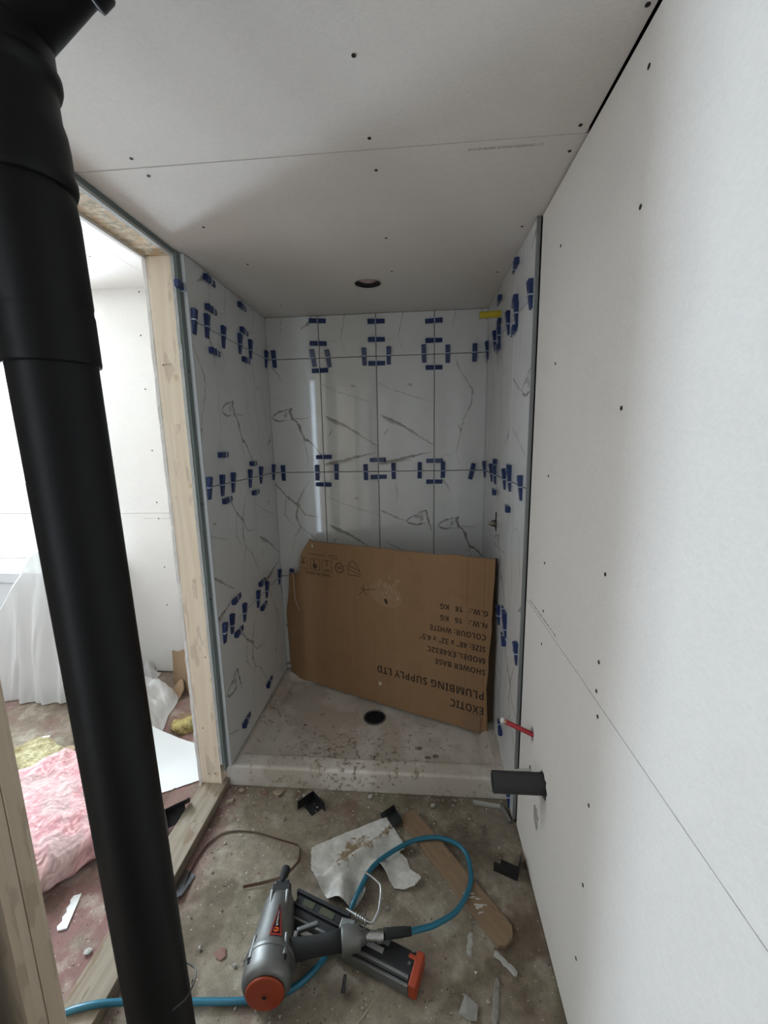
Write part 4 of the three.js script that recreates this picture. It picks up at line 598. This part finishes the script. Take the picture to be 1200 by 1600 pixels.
{
  const P = [[-0.56, 0.56], [-0.28, 0.565], [-0.16, 0.745], [-0.32, 0.835], [-0.4, 0.79]];
  single('paper_sheet', sheet(P, 0.01, (x, z, e) => { const d = (x + 0.28) * 0.55 + (z - 0.72) * 0.84, u = Math.max(0, -d); return [x, 0.003 + u * u * 1.8 + 0.004 * noise(x * 20, z * 20, 5), z]; }), mPaper, 'white sheet of paper with curled corner just inside the doorway', 'paper');
  single('paper_scrap', sheet([[-1.12, 0.59], [-1.03, 0.565], [-1.015, 0.63], [-1.085, 0.66]], 0.006, (x, z) => 0.004 + 0.04 * sm(0.62, 0.57, z)), mPaper, 'white paper scrap beyond the mineral wool in next room', 'paper');
  single('loose_board', box(-0.5, -0.3, 0.0, 0.012, 0.3, 0.37, 0.002, 0), mStrip, 'brown offcut lying on next room floor behind the door stud', 'wood offcut').rotation.y = 0.25;
}
// ---------------------------------------------------------------- black plastic corner protectors
function corner(x, z, rot, label, s = 0.05, lean = 0) {
  const t = 0.0022, g = xmerge([new THREE.BoxGeometry(s * 0.9, t, s * 0.7).translate(s * 0.45, t / 2, s * 0.35), new THREE.BoxGeometry(s * 1.15, s * 0.52, t).translate(s * 0.57, s * 0.26, t / 2), new THREE.BoxGeometry(t, s * 0.52, s * 1.05).translate(t / 2, s * 0.26, s * 0.525)]);
  const rib = new THREE.BoxGeometry(s * 0.8, t * 1.6, t * 1.6).translate(s * 0.55, s * 0.36, t * 1.2);
  g.rotateX(lean); rib.rotateX(lean); g.rotateY(rot); rib.rotateY(rot); g.computeBoundingBox(); const dy = -g.boundingBox.min.y + 0.001;
  const th = thing('corner_protector', label, 'corner guard', [x, 0, z], 'black plastic corner guards'); part(th, 'shell', g.translate(x, dy, z), mBlackPlastic); part(th, 'rib', rib.translate(x, dy, z), mBlackPlastic);
}
corner(0.365, 0.80, -0.75, 'black plastic corner guard on the floor in front of the shower kerb', 0.072);
corner(1.13, 1.075, 2.75, 'black plastic corner guard on the floor beside the right wall', 0.07);
corner(0.712, 0.85, -1.1, 'black plastic corner guard tucked between white paper scrap and wood strip', 0.06, 0.3);
corner(-0.19, 0.945, 0.7, 'black plastic corner guard lying past the bottom plate in next room', 0.08, 0.5);
{
  const P = [[-0.008, 1.115], [0.035, 1.13], [0.03, 1.2], [0.0, 1.235], [-0.008, 1.2]];
  single('rubber_scrap', sheet(P, 0.006, (x, z) => 0.004 + 0.012 * sm(1.13, 1.22, z) + 0.02 * Math.max(0, 0.01 - x)), std({ color: lin(0.03, 0.03, 0.032), roughness: 0.45, side: THREE.DoubleSide }), 'curled black scrap against the bottom plate beside the stack', 'scrap');
  // brown packing strap
  const pts = [V(0.022, 0.006, 1.205), V(0.012, 0.004, 1.12), V(0.018, 0.004, 1.036), V(0.051, 0.005, 0.977), V(0.11, 0.004, 0.962), V(0.183, 0.004, 0.964), V(0.29, 0.005, 0.99), V(0.362, 0.005, 1.007), V(0.38, 0.006, 1.059), V(0.345, 0.01, 1.118), V(0.28, 0.008, 1.142), V(0.217, 0.006, 1.158)];
  const c = new THREE.CatmullRomCurve3(pts, false, 'catmullrom', 0.25), N = 150, pos = [], idx = [];
  for (let i = 0; i <= N; i++) { const p = c.getPoint(i / N), d = c.getTangent(i / N), s = V(-d.z, 0, d.x).normalize(), tw = 0.9 + 0.5 * Math.sin(i * 0.09); const a = s.clone().multiplyScalar(0.0035 * Math.cos(tw)).add(V(0, 0.0045 * Math.sin(tw), 0)), q = [p.clone().add(a), p.clone().sub(a)]; const th = V(0, 0.0014, 0); for (const w of [q[0], q[1], q[1].clone().add(th), q[0].clone().add(th)]) pos.push(w.x, Math.max(0.0008, w.y), w.z); if (i) { const A = (i - 1) * 4, B = i * 4; for (let k = 0; k < 4; k++) { const n = (k + 1) % 4; idx.push(A + k, B + k, B + n, A + k, B + n, A + n); } } }
  const g = new THREE.BufferGeometry(); g.setAttribute('position', new THREE.Float32BufferAttribute(pos, 3)); g.setIndex(idx); const q = g.toNonIndexed(); q.computeVertexNormals(); single('packing_strap', uvm(q), std({ color: lin(0.12, 0.062, 0.045), roughness: 0.6 }), 'thin brown packing strap bent in an open loop on the floor', 'strap');
}
// ---------------------------------------------------------------- crumpled white board paper and wood strip
{
  const mBoardPaper = std({ map: dataTex(512, 512, (u, v) => { // the map covers the sheet once, dirt smear and crumb trail where they lie
    const x = 0.4 + u * 0.43, z = 0.86 + v * 0.36, f = fbm(u * 40, v * 40, 4, 701), q = fbm(u * 6, v * 6, 4, 705); let c = [212, 209, 202]; c = mix3(c, [186, 180, 170], sm(0.45, 0.7, q) * 0.6); c = c.map((k) => k * (0.92 + f * 0.14));
    if (noise(u * 190, v * 190, 709) > 0.94) c = mix3(c, [110, 100, 90], 0.6);
    const e = Math.hypot((x - 0.56) * 0.82 + (z - 1.02) * 0.57, ((z - 1.02) * 0.82 - (x - 0.56) * 0.57) * 0.42) / 0.024; c = mix3(c, [128, 106, 76], (1 - sm(0.6, 1.5, e + (f - 0.5) * 2.2)) * 0.85);
    const w = Math.hypot(x - mix(0.62, 0.69, sm(1.02, 0.9, z)), 0) / 0.012; if (z > 0.9 && z < 1.02) c = mix3(c, [140, 116, 90], (1 - sm(0.3, 1.2, w + (f - 0.5) * 3)) * 0.7);
    return c; }, true, false), roughness: 0.9, side: THREE.DoubleSide });
  const paperUv = (g) => { const q = g.attributes.uv; for (let i = 0; i < q.count; i++) q.setXY(i, (q.getX(i) - 0.4) / 0.43, (q.getY(i) - 0.86) / 0.36); return g; };
  const t = thing('board_paper', 'crumpled white sheet of plasterboard paper lying under the blue hose', 'paper', [0.6, 0, 1.02]);
  const P = [[0.411, 1.011], [0.5, 0.962], [0.59, 0.914], [0.672, 0.871], [0.71, 0.922], [0.744, 0.972], [0.75, 0.995], [0.728, 1.005], [0.758, 1.03], [0.77, 1.07], [0.812, 1.098], [0.79, 1.122], [0.755, 1.134], [0.715, 1.128], [0.69, 1.09], [0.655, 1.066], [0.625, 1.09], [0.62, 1.13], [0.628, 1.165], [0.595, 1.205], [0.55, 1.195], [0.5, 1.175], [0.462, 1.14], [0.43, 1.09]];
  part(t, 'sheet', paperUv(sheet(P, 0.006, (x, z, e) => {
    const ridge = Math.exp(-((((x - 0.56) * 0.62 + (z - 1.06) * 0.78) / 0.022) ** 2)) * sm(0.44, 0.52, x) * (1 - sm(0.62, 0.7, x));           // raised fold across the sheet
    const curl = sm(1.07, 1.15, z) * (1 - sm(0.6, 0.7, x)); const lift = Math.exp(-(((x - 0.66) / 0.035) ** 2)) * sm(1.02, 1.08, z);
    return 0.004 + ridge * 0.034 + curl * (0.022 + 0.02 * Math.sin(x * 60)) + lift * 0.035 + 0.007 * fbm(x * 30, z * 30, 3, 711) + 0.012 * sm(0.7, 0.8, x) * sm(1.0, 1.1, z);
  }, 0.0016)), mBoardPaper);
  const dirt = std({ color: lin(0.2, 0.155, 0.1), roughness: 1 });
  for (let k = 0; k < 9; k++) { const r = rng(720 + k), g = lump(730 + k, 0.006 + r() * 0.005, 0.004, 0.005 + r() * 0.004, 10); const s = k / 8; g.translate(mix(0.61, 0.69, s) + (r() - 0.5) * 0.01, 0.0085, mix(0.99, 0.9, s * s) + 0.02); part(t, 'crumb', g, k % 3 ? dirt : mPaper); }
  // wood strip
  const s = thing('wood_strip', 'long dusty wooden strip lying diagonally on the floor', 'wood strip', [0.9, 0, 1.05]);
  const sh = new THREE.Shape([[0, 0], [0.012, -0.002], [0.49, -0.003], [0.503, 0.014], [0.5, 0.045], [0.48, 0.067], [0.016, 0.066], [0.0, 0.055]].map((p) => new THREE.Vector2(...p)));
  const g = new THREE.ExtrudeGeometry(sh, { depth: 0.014, bevelEnabled: true, bevelSize: 0.0015, bevelThickness: 0.0015, bevelSegments: 2 }); g.translate(0, -0.032, 0.0015); g.rotateX(-Math.PI / 2); const u2 = uvm(g, 0); u2.rotateY(-0.905); u2.translate(0.755, 0.001, 0.86); part(s, 'strip', u2, mStrip);
  const pl = std({ color: lin(0.52, 0.5, 0.46), roughness: 1 }); for (let k = 0; k < 10; k++) { const r = rng(750 + k), l = 0.30 + r() * 0.11, w = (r() - 0.5) * 0.05, gg = lump(760 + k, 0.005 + r() * 0.012, 0.0012, 0.003 + r() * 0.004, 10); const x = 0.755 + Math.cos(0.905) * l - Math.sin(0.905) * w, z = 0.86 + Math.sin(0.905) * l + Math.cos(0.905) * w; gg.translate(x, 0.0172, z); part(s, 'plaster_splash', gg, pl); }
}
// ---------------------------------------------------------------- nail gun
{
  const t = thing('nail_gun', 'silver and black framing nail gun with orange end cap on the floor', 'nail gun', [0.55, 0, 1.32]);
  const mAlu = std({ color: lin(0.21, 0.21, 0.2), roughness: 0.48, metalness: 0.7 }), mOrange = std({ color: lin(0.33, 0.045, 0.014), roughness: 0.5 }), mBlk = mBlackPlastic, mGun = std({ color: lin(0.05, 0.05, 0.052), roughness: 0.45, metalness: 0.6 });
  const C0 = V(0.406, 0.073, 1.443), dir = V(-0.043, -0.016, -0.262).normalize(), at = (s) => C0.clone().addScaledVector(dir, s);
  part(t, 'cylinder_head', lathe([[0.0, -0.006], [0.047, -0.006], [0.056, -0.002], [0.063, 0.008], [0.066, 0.022], [0.0665, 0.045], [0.0665, 0.052]], C0, dir, 48), mAlu);
  part(t, 'flange', lathe([[0.0665, 0.052], [0.0685, 0.053], [0.0685, 0.062], [0.0665, 0.063]], C0, dir, 48), mAlu);
  const body = part(t, 'housing', lathe([[0.0665, 0.063], [0.063, 0.075], [0.059, 0.1], [0.053, 0.14], [0.048, 0.18], [0.045, 0.205], [0.041, 0.215], [0.0, 0.216]], C0, dir, 48), mAlu);
  part(t, 'end_cap', lathe([[0.0, -0.017], [0.008, -0.017], [0.009, -0.0145], [0.044, -0.0135], [0.049, -0.0105], [0.0495, -0.006], [0.0, -0.005]], C0, dir, 48), mOrange, 'round orange exhaust cap');
  part(t, 'cap_screw', cyl(at(-0.0175), at(-0.0155), 0.0055, 0.0055, 12), mDark);
  const sx = V(0, 1, 0).cross(dir).normalize(), sy = dir.clone().cross(sx);
  for (let k = 0; k < 4; k++) { const a = 0.78 + k * Math.PI / 2, o = sx.clone().multiplyScalar(Math.cos(a) * 0.063).addScaledVector(sy, Math.sin(a) * 0.063); const b = part(t, 'bolt_boss', xmerge([cyl(at(0.036).add(o), at(0.09).add(o.clone().multiplyScalar(0.95)), 0.0085, 0.0065, 14)]), mAlu); part(b, 'bolt', cyl(at(0.026).add(o), at(0.037).add(o), 0.0062, 0.0062, 6), mDark); }
  for (const a of [1.1, 2.2, 4.2, 5.4]) { const o = sx.clone().multiplyScalar(Math.cos(a) * 0.044).addScaledVector(sy, Math.sin(a) * 0.044); part(t, 'rib', cyl(at(0.15).add(o), at(0.214).add(o), 0.004, 0.008, 10), mAlu); }
  { // badge on the housing
    const pos = [], uv = [], idx = [], n = 14; const R = (s) => mix(0.0632, 0.0500, (s - 0.072) / 0.095) + 0.0022;
    for (let i = 0; i <= n; i++) { const s = mix(0.074, 0.165, i / n), w = mix(0.27, 0.02, (i / n) ** 1.1); for (let k = 0; k <= 6; k++) { const a = 1.80 + (k / 6 - 0.5) * 2 * w, p = at(s).addScaledVector(sx, Math.cos(a) * R(s)).addScaledVector(sy, Math.sin(a) * R(s)); pos.push(p.x, p.y, p.z); uv.push(i / n, k / 6); if (i && k) { const A = (i - 1) * 7 + k - 1; idx.push(A, A + 1, A + 8, A, A + 8, A + 7); } } }
    const g = new THREE.BufferGeometry(); g.setAttribute('position', new THREE.Float32BufferAttribute(pos, 3)); g.setAttribute('uv', new THREE.Float32BufferAttribute(uv, 2)); g.setIndex(idx); g.computeVertexNormals();
    const T = canvasTex(256, 96, (c, w, h) => { c.fillStyle = 'rgb(150,52,44)'; c.fillRect(0, 0, w, h); c.fillStyle = 'rgb(30,14,14)'; c.fillRect(14, 14, w, h - 28); c.fillStyle = 'rgb(214,84,34)'; c.beginPath(); c.ellipse(44, 48, 20, 24, 0.3, 0, 7); c.fill(); c.fillStyle = 'rgb(30,14,14)'; c.fillRect(40, 40, 9, 34); c.fillStyle = 'rgb(205,200,196)'; c.font = 'italic bold 34px sans-serif'; c.fillText('Paslode', 70, 60, 130); });
    part(body, 'badge', g, std({ map: T, roughness: 0.4, side: THREE.DoubleSide }), 'pointed red and black maker badge');
  }
  // nose
  part(t, 'nose_block', xmerge([bar(at(0.205), at(0.252), 0.062, 0.05, 0.006), bar(at(0.25), at(0.268), 0.045, 0.036, 0.004)]), mGun);
  part(t, 'nose_tip', lathe([[0.0, 0], [0.009, 0], [0.0095, 0.018], [0.0135, 0.021], [0.014, 0.042], [0.0115, 0.046], [0, 0.046]], at(0.262).add(V(-0.002, 0.012, 0)), V(0.05, 0.12, -0.95), 18), mRubber);
  // handle
  const h0 = V(0.435, 0.074, 1.362), h1 = V(0.585, 0.076, 1.328), hd = h1.clone().sub(h0).normalize();
  const hg = lathe([[0.0, -0.02], [0.036, -0.02], [0.031, 0.005], [0.0265, 0.03], [0.0245, 0.08], [0.0255, 0.12], [0.027, 0.152], [0.0, 0.153]], V(0, 0, 0), V(0, 1, 0), 32); hg.scale(1, 1, 0.86); align(hg, h0, hd);
  part(t, 'handle', hg, mRubber, 'black rubber grip');
  part(t, 'trigger', xmerge([bar(V(0.452, 0.082, 1.318), V(0.51, 0.084, 1.296), 0.012, 0.014, 0.004), bar(V(0.452, 0.08, 1.318), V(0.448, 0.078, 1.345), 0.014, 0.014, 0.004)]), mAlu);
  part(t, 'handle_collar', lathe([[0.0, 0.0], [0.031, 0.0], [0.033, 0.004], [0.033, 0.024], [0.03, 0.03], [0.029, 0.05], [0.02, 0.054], [0.016, 0.07], [0, 0.07]], h0.clone().addScaledVector(hd, 0.152), hd, 32), mAlu);
  const f0 = h0.clone().addScaledVector(hd, 0.218);
  const fit = part(t, 'air_fitting', lathe([[0.0, 0.0], [0.0125, 0.0], [0.0125, 0.006], [0.0105, 0.008], [0.0105, 0.012], [0.0125, 0.014], [0.0125, 0.034], [0.0155, 0.036], [0.0155, 0.052], [0.011, 0.054], [0.0, 0.055]], f0, V(0.98, -0.03, -0.10), 8), mSteel, 'shiny steel air coupling');
  // magazine
  const m0 = V(0.395, 0, 1.185), u = V(0.948, 0, 0.318), w = V(-0.318, 0, 0.948); const mp = (s, q, y) => m0.clone().addScaledVector(u, s).addScaledVector(w, q).add(V(0, y, 0));
  const slab = (s0, s1, q0, q1, y0, y1, b = 0.002) => bar(mp(s0, (q0 + q1) / 2, (y0 + y1) / 2), mp(s1, (q0 + q1) / 2, (y0 + y1) / 2), Math.abs(q1 - q0), y1 - y0, b);
  part(t, 'magazine', slab(0.03, 0.425, 0.004, 0.058, 0.012, 0.05, 0.003), mBlk, 'long slanted black magazine');
  part(t, 'magazine_rail', slab(0.02, 0.42, 0.059, 0.067, 0.014, 0.052), mAlu); part(t, 'magazine_rail', slab(0.19, 0.422, 0.07, 0.078, 0.01, 0.04), mAlu);
  part(t, 'upper_rail', slab(0.02, 0.21, -0.006, 0.004, 0.02, 0.058), mGun); part(t, 'upper_rail', slab(0.02, 0.21, 0.03, 0.038, 0.04, 0.058), mGun);
  for (const [a, b] of [[0.055, 0.095], [0.115, 0.165]]) part(t, 'magazine_window', slab(a, b, 0.007, 0.027, 0.048, 0.0512, 0.001), std({ color: lin(0.06, 0.065, 0.035), roughness: 0.5 }));
  part(t, 'nail_strip', slab(0.07, 0.16, 0.07, 0.084, 0.03, 0.034, 0.001), std({ color: lin(0.5, 0.48, 0.43), roughness: 0.6 }), 'pale flat follower plate');
  const stick = part(t, 'warning_label', slab(0.265, 0.335, 0.030, 0.044, 0.0498, 0.0508, 0.0004), std({ color: lin(0.34, 0.34, 0.33), roughness: 0.5 })); part(t, 'warning_label', slab(0.30, 0.345, 0.008, 0.022, 0.0498, 0.0508, 0.0004), std({ color: lin(0.12, 0.12, 0.12), roughness: 0.5 }));
  part(t, 'magazine_end', xmerge([slab(0.423, 0.446, -0.002, 0.08, 0.008, 0.054, 0.005), slab(0.405, 0.43, 0.014, 0.024, 0.048, 0.0545, 0.002)]), mOrange, 'orange magazine end piece');
  for (const [s, q] of [[0.412, 0.006], [0.412, 0.036]]) part(t, 'screw', cyl(mp(s, q, 0.049), mp(s, q, 0.0535), 0.0048, 0.0044, 10), mSteel);
  part(t, 'magazine_bracket', xmerge([bar(V(0.60, 0.05, 1.325), V(0.625, 0.04, 1.29), 0.04, 0.03, 0.005)]), mGun);
  part(t, 'depth_stop', cyl(V(0.60, 0.03, 1.372), V(0.598, 0.01, 1.40), 0.004, 0.006, 10), mGun);
  // wire hanging hook with its spring
  const hk = part(t, 'hook', tube([V(0.585, 0.085, 1.255), V(0.62, 0.088, 1.272), V(0.655, 0.09, 1.288), V(0.668, 0.092, 1.288), V(0.683, 0.098, 1.262), V(0.686, 0.103, 1.222), V(0.682, 0.107, 1.198), V(0.655, 0.108, 1.178), V(0.63, 0.108, 1.165)], 0.0042, 90, 10, 0.2), mSteel, 'bent steel wire hook');
  const sp = []; for (let k = 0; k <= 60; k++) { const a = k / 60 * 6.2832 * 5, s = k / 60; sp.push(V(0.615 + 0.035 * s + Math.cos(a) * 0.002, 0.0865 + Math.sin(a) * 0.0075, 1.2695 + 0.016 * s + Math.cos(a) * -0.0075)); } part(hk, 'spring', tube(sp, 0.0016, 180, 6), mSteel);
  part(t, 'hook_mount', bar(V(0.572, 0.066, 1.285), V(0.618, 0.07, 1.294), 0.03, 0.03, 0.006), mAlu);
}
{ // air hose
  const h = thing('air_hose', 'blue air hose looping from the nail gun across the floor and out the door', 'hose', [0.6, 0, 1.2]);
  const s0 = V(0.70, 0.073, 1.302), s1 = V(0.775, 0.066, 1.285);
  part(h, 'sleeve', lathe([[0.0, 0], [0.0135, 0], [0.0135, 0.01], [0.0125, 0.05], [0.0105, 0.08], [0, 0.08]], s0, s1.clone().sub(s0), 20), mRubber, 'black strain relief sleeve');
  const mHose = phys({ color: lin(0.012, 0.15, 0.23), roughness: 0.35, clearcoat: 0.2 });
  part(h, 'hose', tube([V(0.762, 0.0665, 1.288), V(0.8, 0.058, 1.274), V(0.855, 0.045, 1.246), V(0.922, 0.032, 1.193), V(0.97, 0.027, 1.11), V(0.972, 0.026, 1.03), V(0.945, 0.026, 0.985), V(0.884, 0.027, 0.962), V(0.82, 0.026, 0.966), V(0.767, 0.022, 0.982), V(0.70, 0.028, 1.03), V(0.645, 0.04, 1.092), V(0.61, 0.035, 1.16), V(0.575, 0.014, 1.235), V(0.53, 0.01, 1.33), V(0.46, 0.01, 1.40), V(0.36, 0.01, 1.43), V(0.21, 0.012, 1.445), V(0.1, 0.02, 1.458), V(0.03, 0.035, 1.472), V(-0.03, 0.0465, 1.487), V(-0.09, 0.0465, 1.505), V(-0.15, 0.035, 1.53), V(-0.25, 0.012, 1.6), V(-0.5, 0.009, 1.75), V(-0.9, 0.009, 1.8)], 0.0078, 320, 12), mHose);
}
// ---------------------------------------------------------------- loose chips, strips and crumbs
{
  const mPl = std({ color: lin(0.42, 0.4, 0.36), roughness: 1 }), mTan = std({ color: lin(0.36, 0.29, 0.21), roughness: 1 }), mPk = std({ color: lin(0.3, 0.17, 0.14), roughness: 1 }), mGr = std({ color: lin(0.27, 0.25, 0.22), roughness: 1 });
  const chip = (x, z, sx, sy, sz, rot, mat, label, seed, cat = 'debris') => { const g = lump(seed, sx, sy, sz, 16); g.rotateY(rot); g.translate(x, 0.0005, z); return single('debris_chip', g, mat, label, cat, 'loose chips on the floor'); };
  chip(0.208, 0.785, 0.024, 0.006, 0.017, 0.3, mTan, 'flat tan flake against the left of shower kerb', 801); chip(0.155, 0.79, 0.017, 0.005, 0.012, 1, mPk, 'reddish flake next to the tan flake by the kerb', 802);
  chip(0.322, 0.795, 0.01, 0.007, 0.009, 0, mPl, 'small white plaster crumb just left of front corner guard', 803); chip(0.60, 0.785, 0.012, 0.008, 0.01, 0, mPl, 'white plaster crumb in front of the middle of shower kerb', 804);
  chip(0.05, 0.79, 0.016, 0.01, 0.012, 0.4, mTan, 'tan lump at the left foot of shower kerb', 805); chip(0.025, 0.84, 0.018, 0.009, 0.012, 0.9, mTan, 'tan lump near the corner of bottom plate', 806); chip(0.86, 0.81, 0.012, 0.008, 0.01, 0.2, mPl, 'white plaster crumb beyond the wood strip', 807);
  chip(0.227, 1.336, 0.02, 0.005, 0.015, 0.2, mPk, 'dark reddish chip left of the nail gun', 808); chip(0.93, 1.40, 0.03, 0.006, 0.028, 0.5, mGr, 'grey plaster lump near lower right of the magazine', 809); chip(0.28, 1.36, 0.006, 0.004, 0.008, 0, mPl, 'tiny pale splinter beside the nail gun', 810);
  chip(0.70, 1.19, 0.008, 0.006, 0.008, 0, mPl, 'pale crumb near the wire hook of nail gun', 811); chip(0.16, 1.33, 0.005, 0.004, 0.011, 0.6, mPl, 'white splinter between the stack and nail gun', 812);
  const strip = (x, z, l, w, h, rot, label, mat = mPl) => { const g = new RoundedBoxGeometry(l, h, w, 2, 0.002); const p = g.attributes.position; for (let i = 0; i < p.count; i++) p.setXYZ(i, p.getX(i) + (hash(i, 1, 7) - 0.5) * 0.002, p.getY(i) + h / 2 + (hash(i, 2, 7)) * 0.001, p.getZ(i) + (hash(i, 3, 9) - 0.5) * 0.003); g.rotateY(rot); g.translate(x, 0.0006, z); return single('board_strip', g, mat, label, 'offcut', 'plasterboard offcuts'); };
  strip(1.075, 0.79, 0.11, 0.014, 0.012, -0.12, 'thin white offcut lying in front of the kerb near right wall'); strip(1.142, 0.83, 0.014, 0.07, 0.012, 0.25, 'short grey offcut at the foot of right shower wall', mGr);
  const sliver = (x, z, l, w, rot, label, seed, mat = mPl) => { // ragged sliver: a bent row of broken bits joined end to end
    const q = rng(seed), pos = [], idx = [], n = 9; for (let k = 0; k <= n; k++) { const t = k / n - 0.5, hw = w * (0.35 + 0.65 * Math.sqrt(1 - (2 * t) ** 2 * 0.9)) * (0.7 + q() * 0.5), o = (q() - 0.5) * w * 0.5, hh = w * (0.45 + q() * 0.5); pos.push(t * l, 0, o - hw, t * l, hh, o - hw * 0.6, t * l, hh * (0.6 + q() * 0.5), o + hw * 0.5, t * l, 0, o + hw); if (k) { const A = (k - 1) * 4, B = k * 4; for (let j = 0; j < 4; j++) { const m = (j + 1) % 4; idx.push(A + j, B + m, B + j, A + j, A + m, B + m); } } }
    idx.push(0, 3, 2, 0, 2, 1, n * 4, n * 4 + 1, n * 4 + 2, n * 4, n * 4 + 2, n * 4 + 3); const g = new THREE.BufferGeometry(); g.setAttribute('position', new THREE.Float32BufferAttribute(pos, 3)); g.setIndex(idx); const f = g.toNonIndexed(); f.computeVertexNormals(); f.rotateY(rot); f.translate(x, 0.0006, z); return single('board_sliver', uvm(f), mat, label, 'offcut', 'plasterboard slivers'); };
  sliver(1.003, 1.385, 0.1, 0.009, 1.32, 'pale board sliver at the lower right of the floor', 881, mGr); sliver(1.045, 1.30, 0.07, 0.009, -0.75, 'broken white sliver past the end of wood strip', 882); sliver(0.95, 1.262, 0.055, 0.01, 1.3, 'torn white scrap beside the end of wood strip', 883); sliver(0.66, 1.43, 0.07, 0.003, 0.9, 'thin pale splinter between the gun body and magazine end', 884, mTan);
  const sh = new THREE.Shape(); sh.moveTo(0, 0); for (let k = 0; k <= 8; k++) sh.lineTo(k * 0.0125, (k % 2 ? -0.006 : 0.0) - hash(k, 1, 77) * 0.004); sh.lineTo(0.1, 0.022); sh.lineTo(0.0, 0.02); sh.closePath(); const g = new THREE.ExtrudeGeometry(sh, { depth: 0.005, bevelEnabled: false }); g.rotateX(-Math.PI / 2); g.rotateY(-1.25); g.translate(-0.33, 0.001, 1.22); single('plastic_comb', uvm(g), std({ color: lin(0.78, 0.77, 0.74), roughness: 0.5 }), 'white toothed plastic strip on next room floor below pink insulation', 'offcut');
  chip(-0.164, 1.359, 0.014, 0.006, 0.01, 0.4, mPl, 'small white chip on next room floor near bottom plate', 815); chip(0.0, 1.28, 0.012, 0.006, 0.03, 0.3, mTan, 'tan splinter against the bottom plate behind the stack', 816);
  // crumbs too many to count
  const crumbG = lump(840, 1, 0.6, 0.8, 9), im = new THREE.InstancedMesh(crumbG, std({ color: 0xffffff, roughness: 1 }), 2600), r = rng(99), M = new THREE.Matrix4(), q = new THREE.Quaternion(), c = new THREE.Color();
  for (let i = 0; i < 2600; i++) {
    let x, z; const k = r(); if (k < 0.38) { x = 0.0 + r() * 1.15; z = 0.765 + r() * r() * 0.2; } else if (k < 0.72) { x = 0.0 + r() * 1.16; z = 0.77 + r() * 0.95; } else if (k < 0.8) { x = 0.0 + r() * r() * 0.1; z = 0.8 + r() * 0.7; } else { x = -0.15 - r() * 1.1; z = 0.25 + r() * 1.4; }
    const s = 0.0008 + Math.pow(r(), 5) * 0.0055; q.setFromEuler(new THREE.Euler(0, r() * 6.28, 0)); M.compose(V(x, 0.0002, z), q, V(s * (0.7 + r() * 0.8), s, s * (0.7 + r() * 0.8))); im.setMatrixAt(i, M); const t = r(); c.setRGB(...(t < 0.4 ? [0.4, 0.36, 0.3] : t < 0.62 ? [0.62, 0.6, 0.55] : t < 0.85 ? [0.22, 0.18, 0.14] : [0.3, 0.17, 0.14])); im.setColorAt(i, c);
  }
  im.name = numbered('floor_crumbs'); scene.add(shade(im)); tag(im, 'plaster crumbs and grit scattered over the concrete floor', 'crumbs', null, 'stuff');
}
renderer.render(scene, camera);
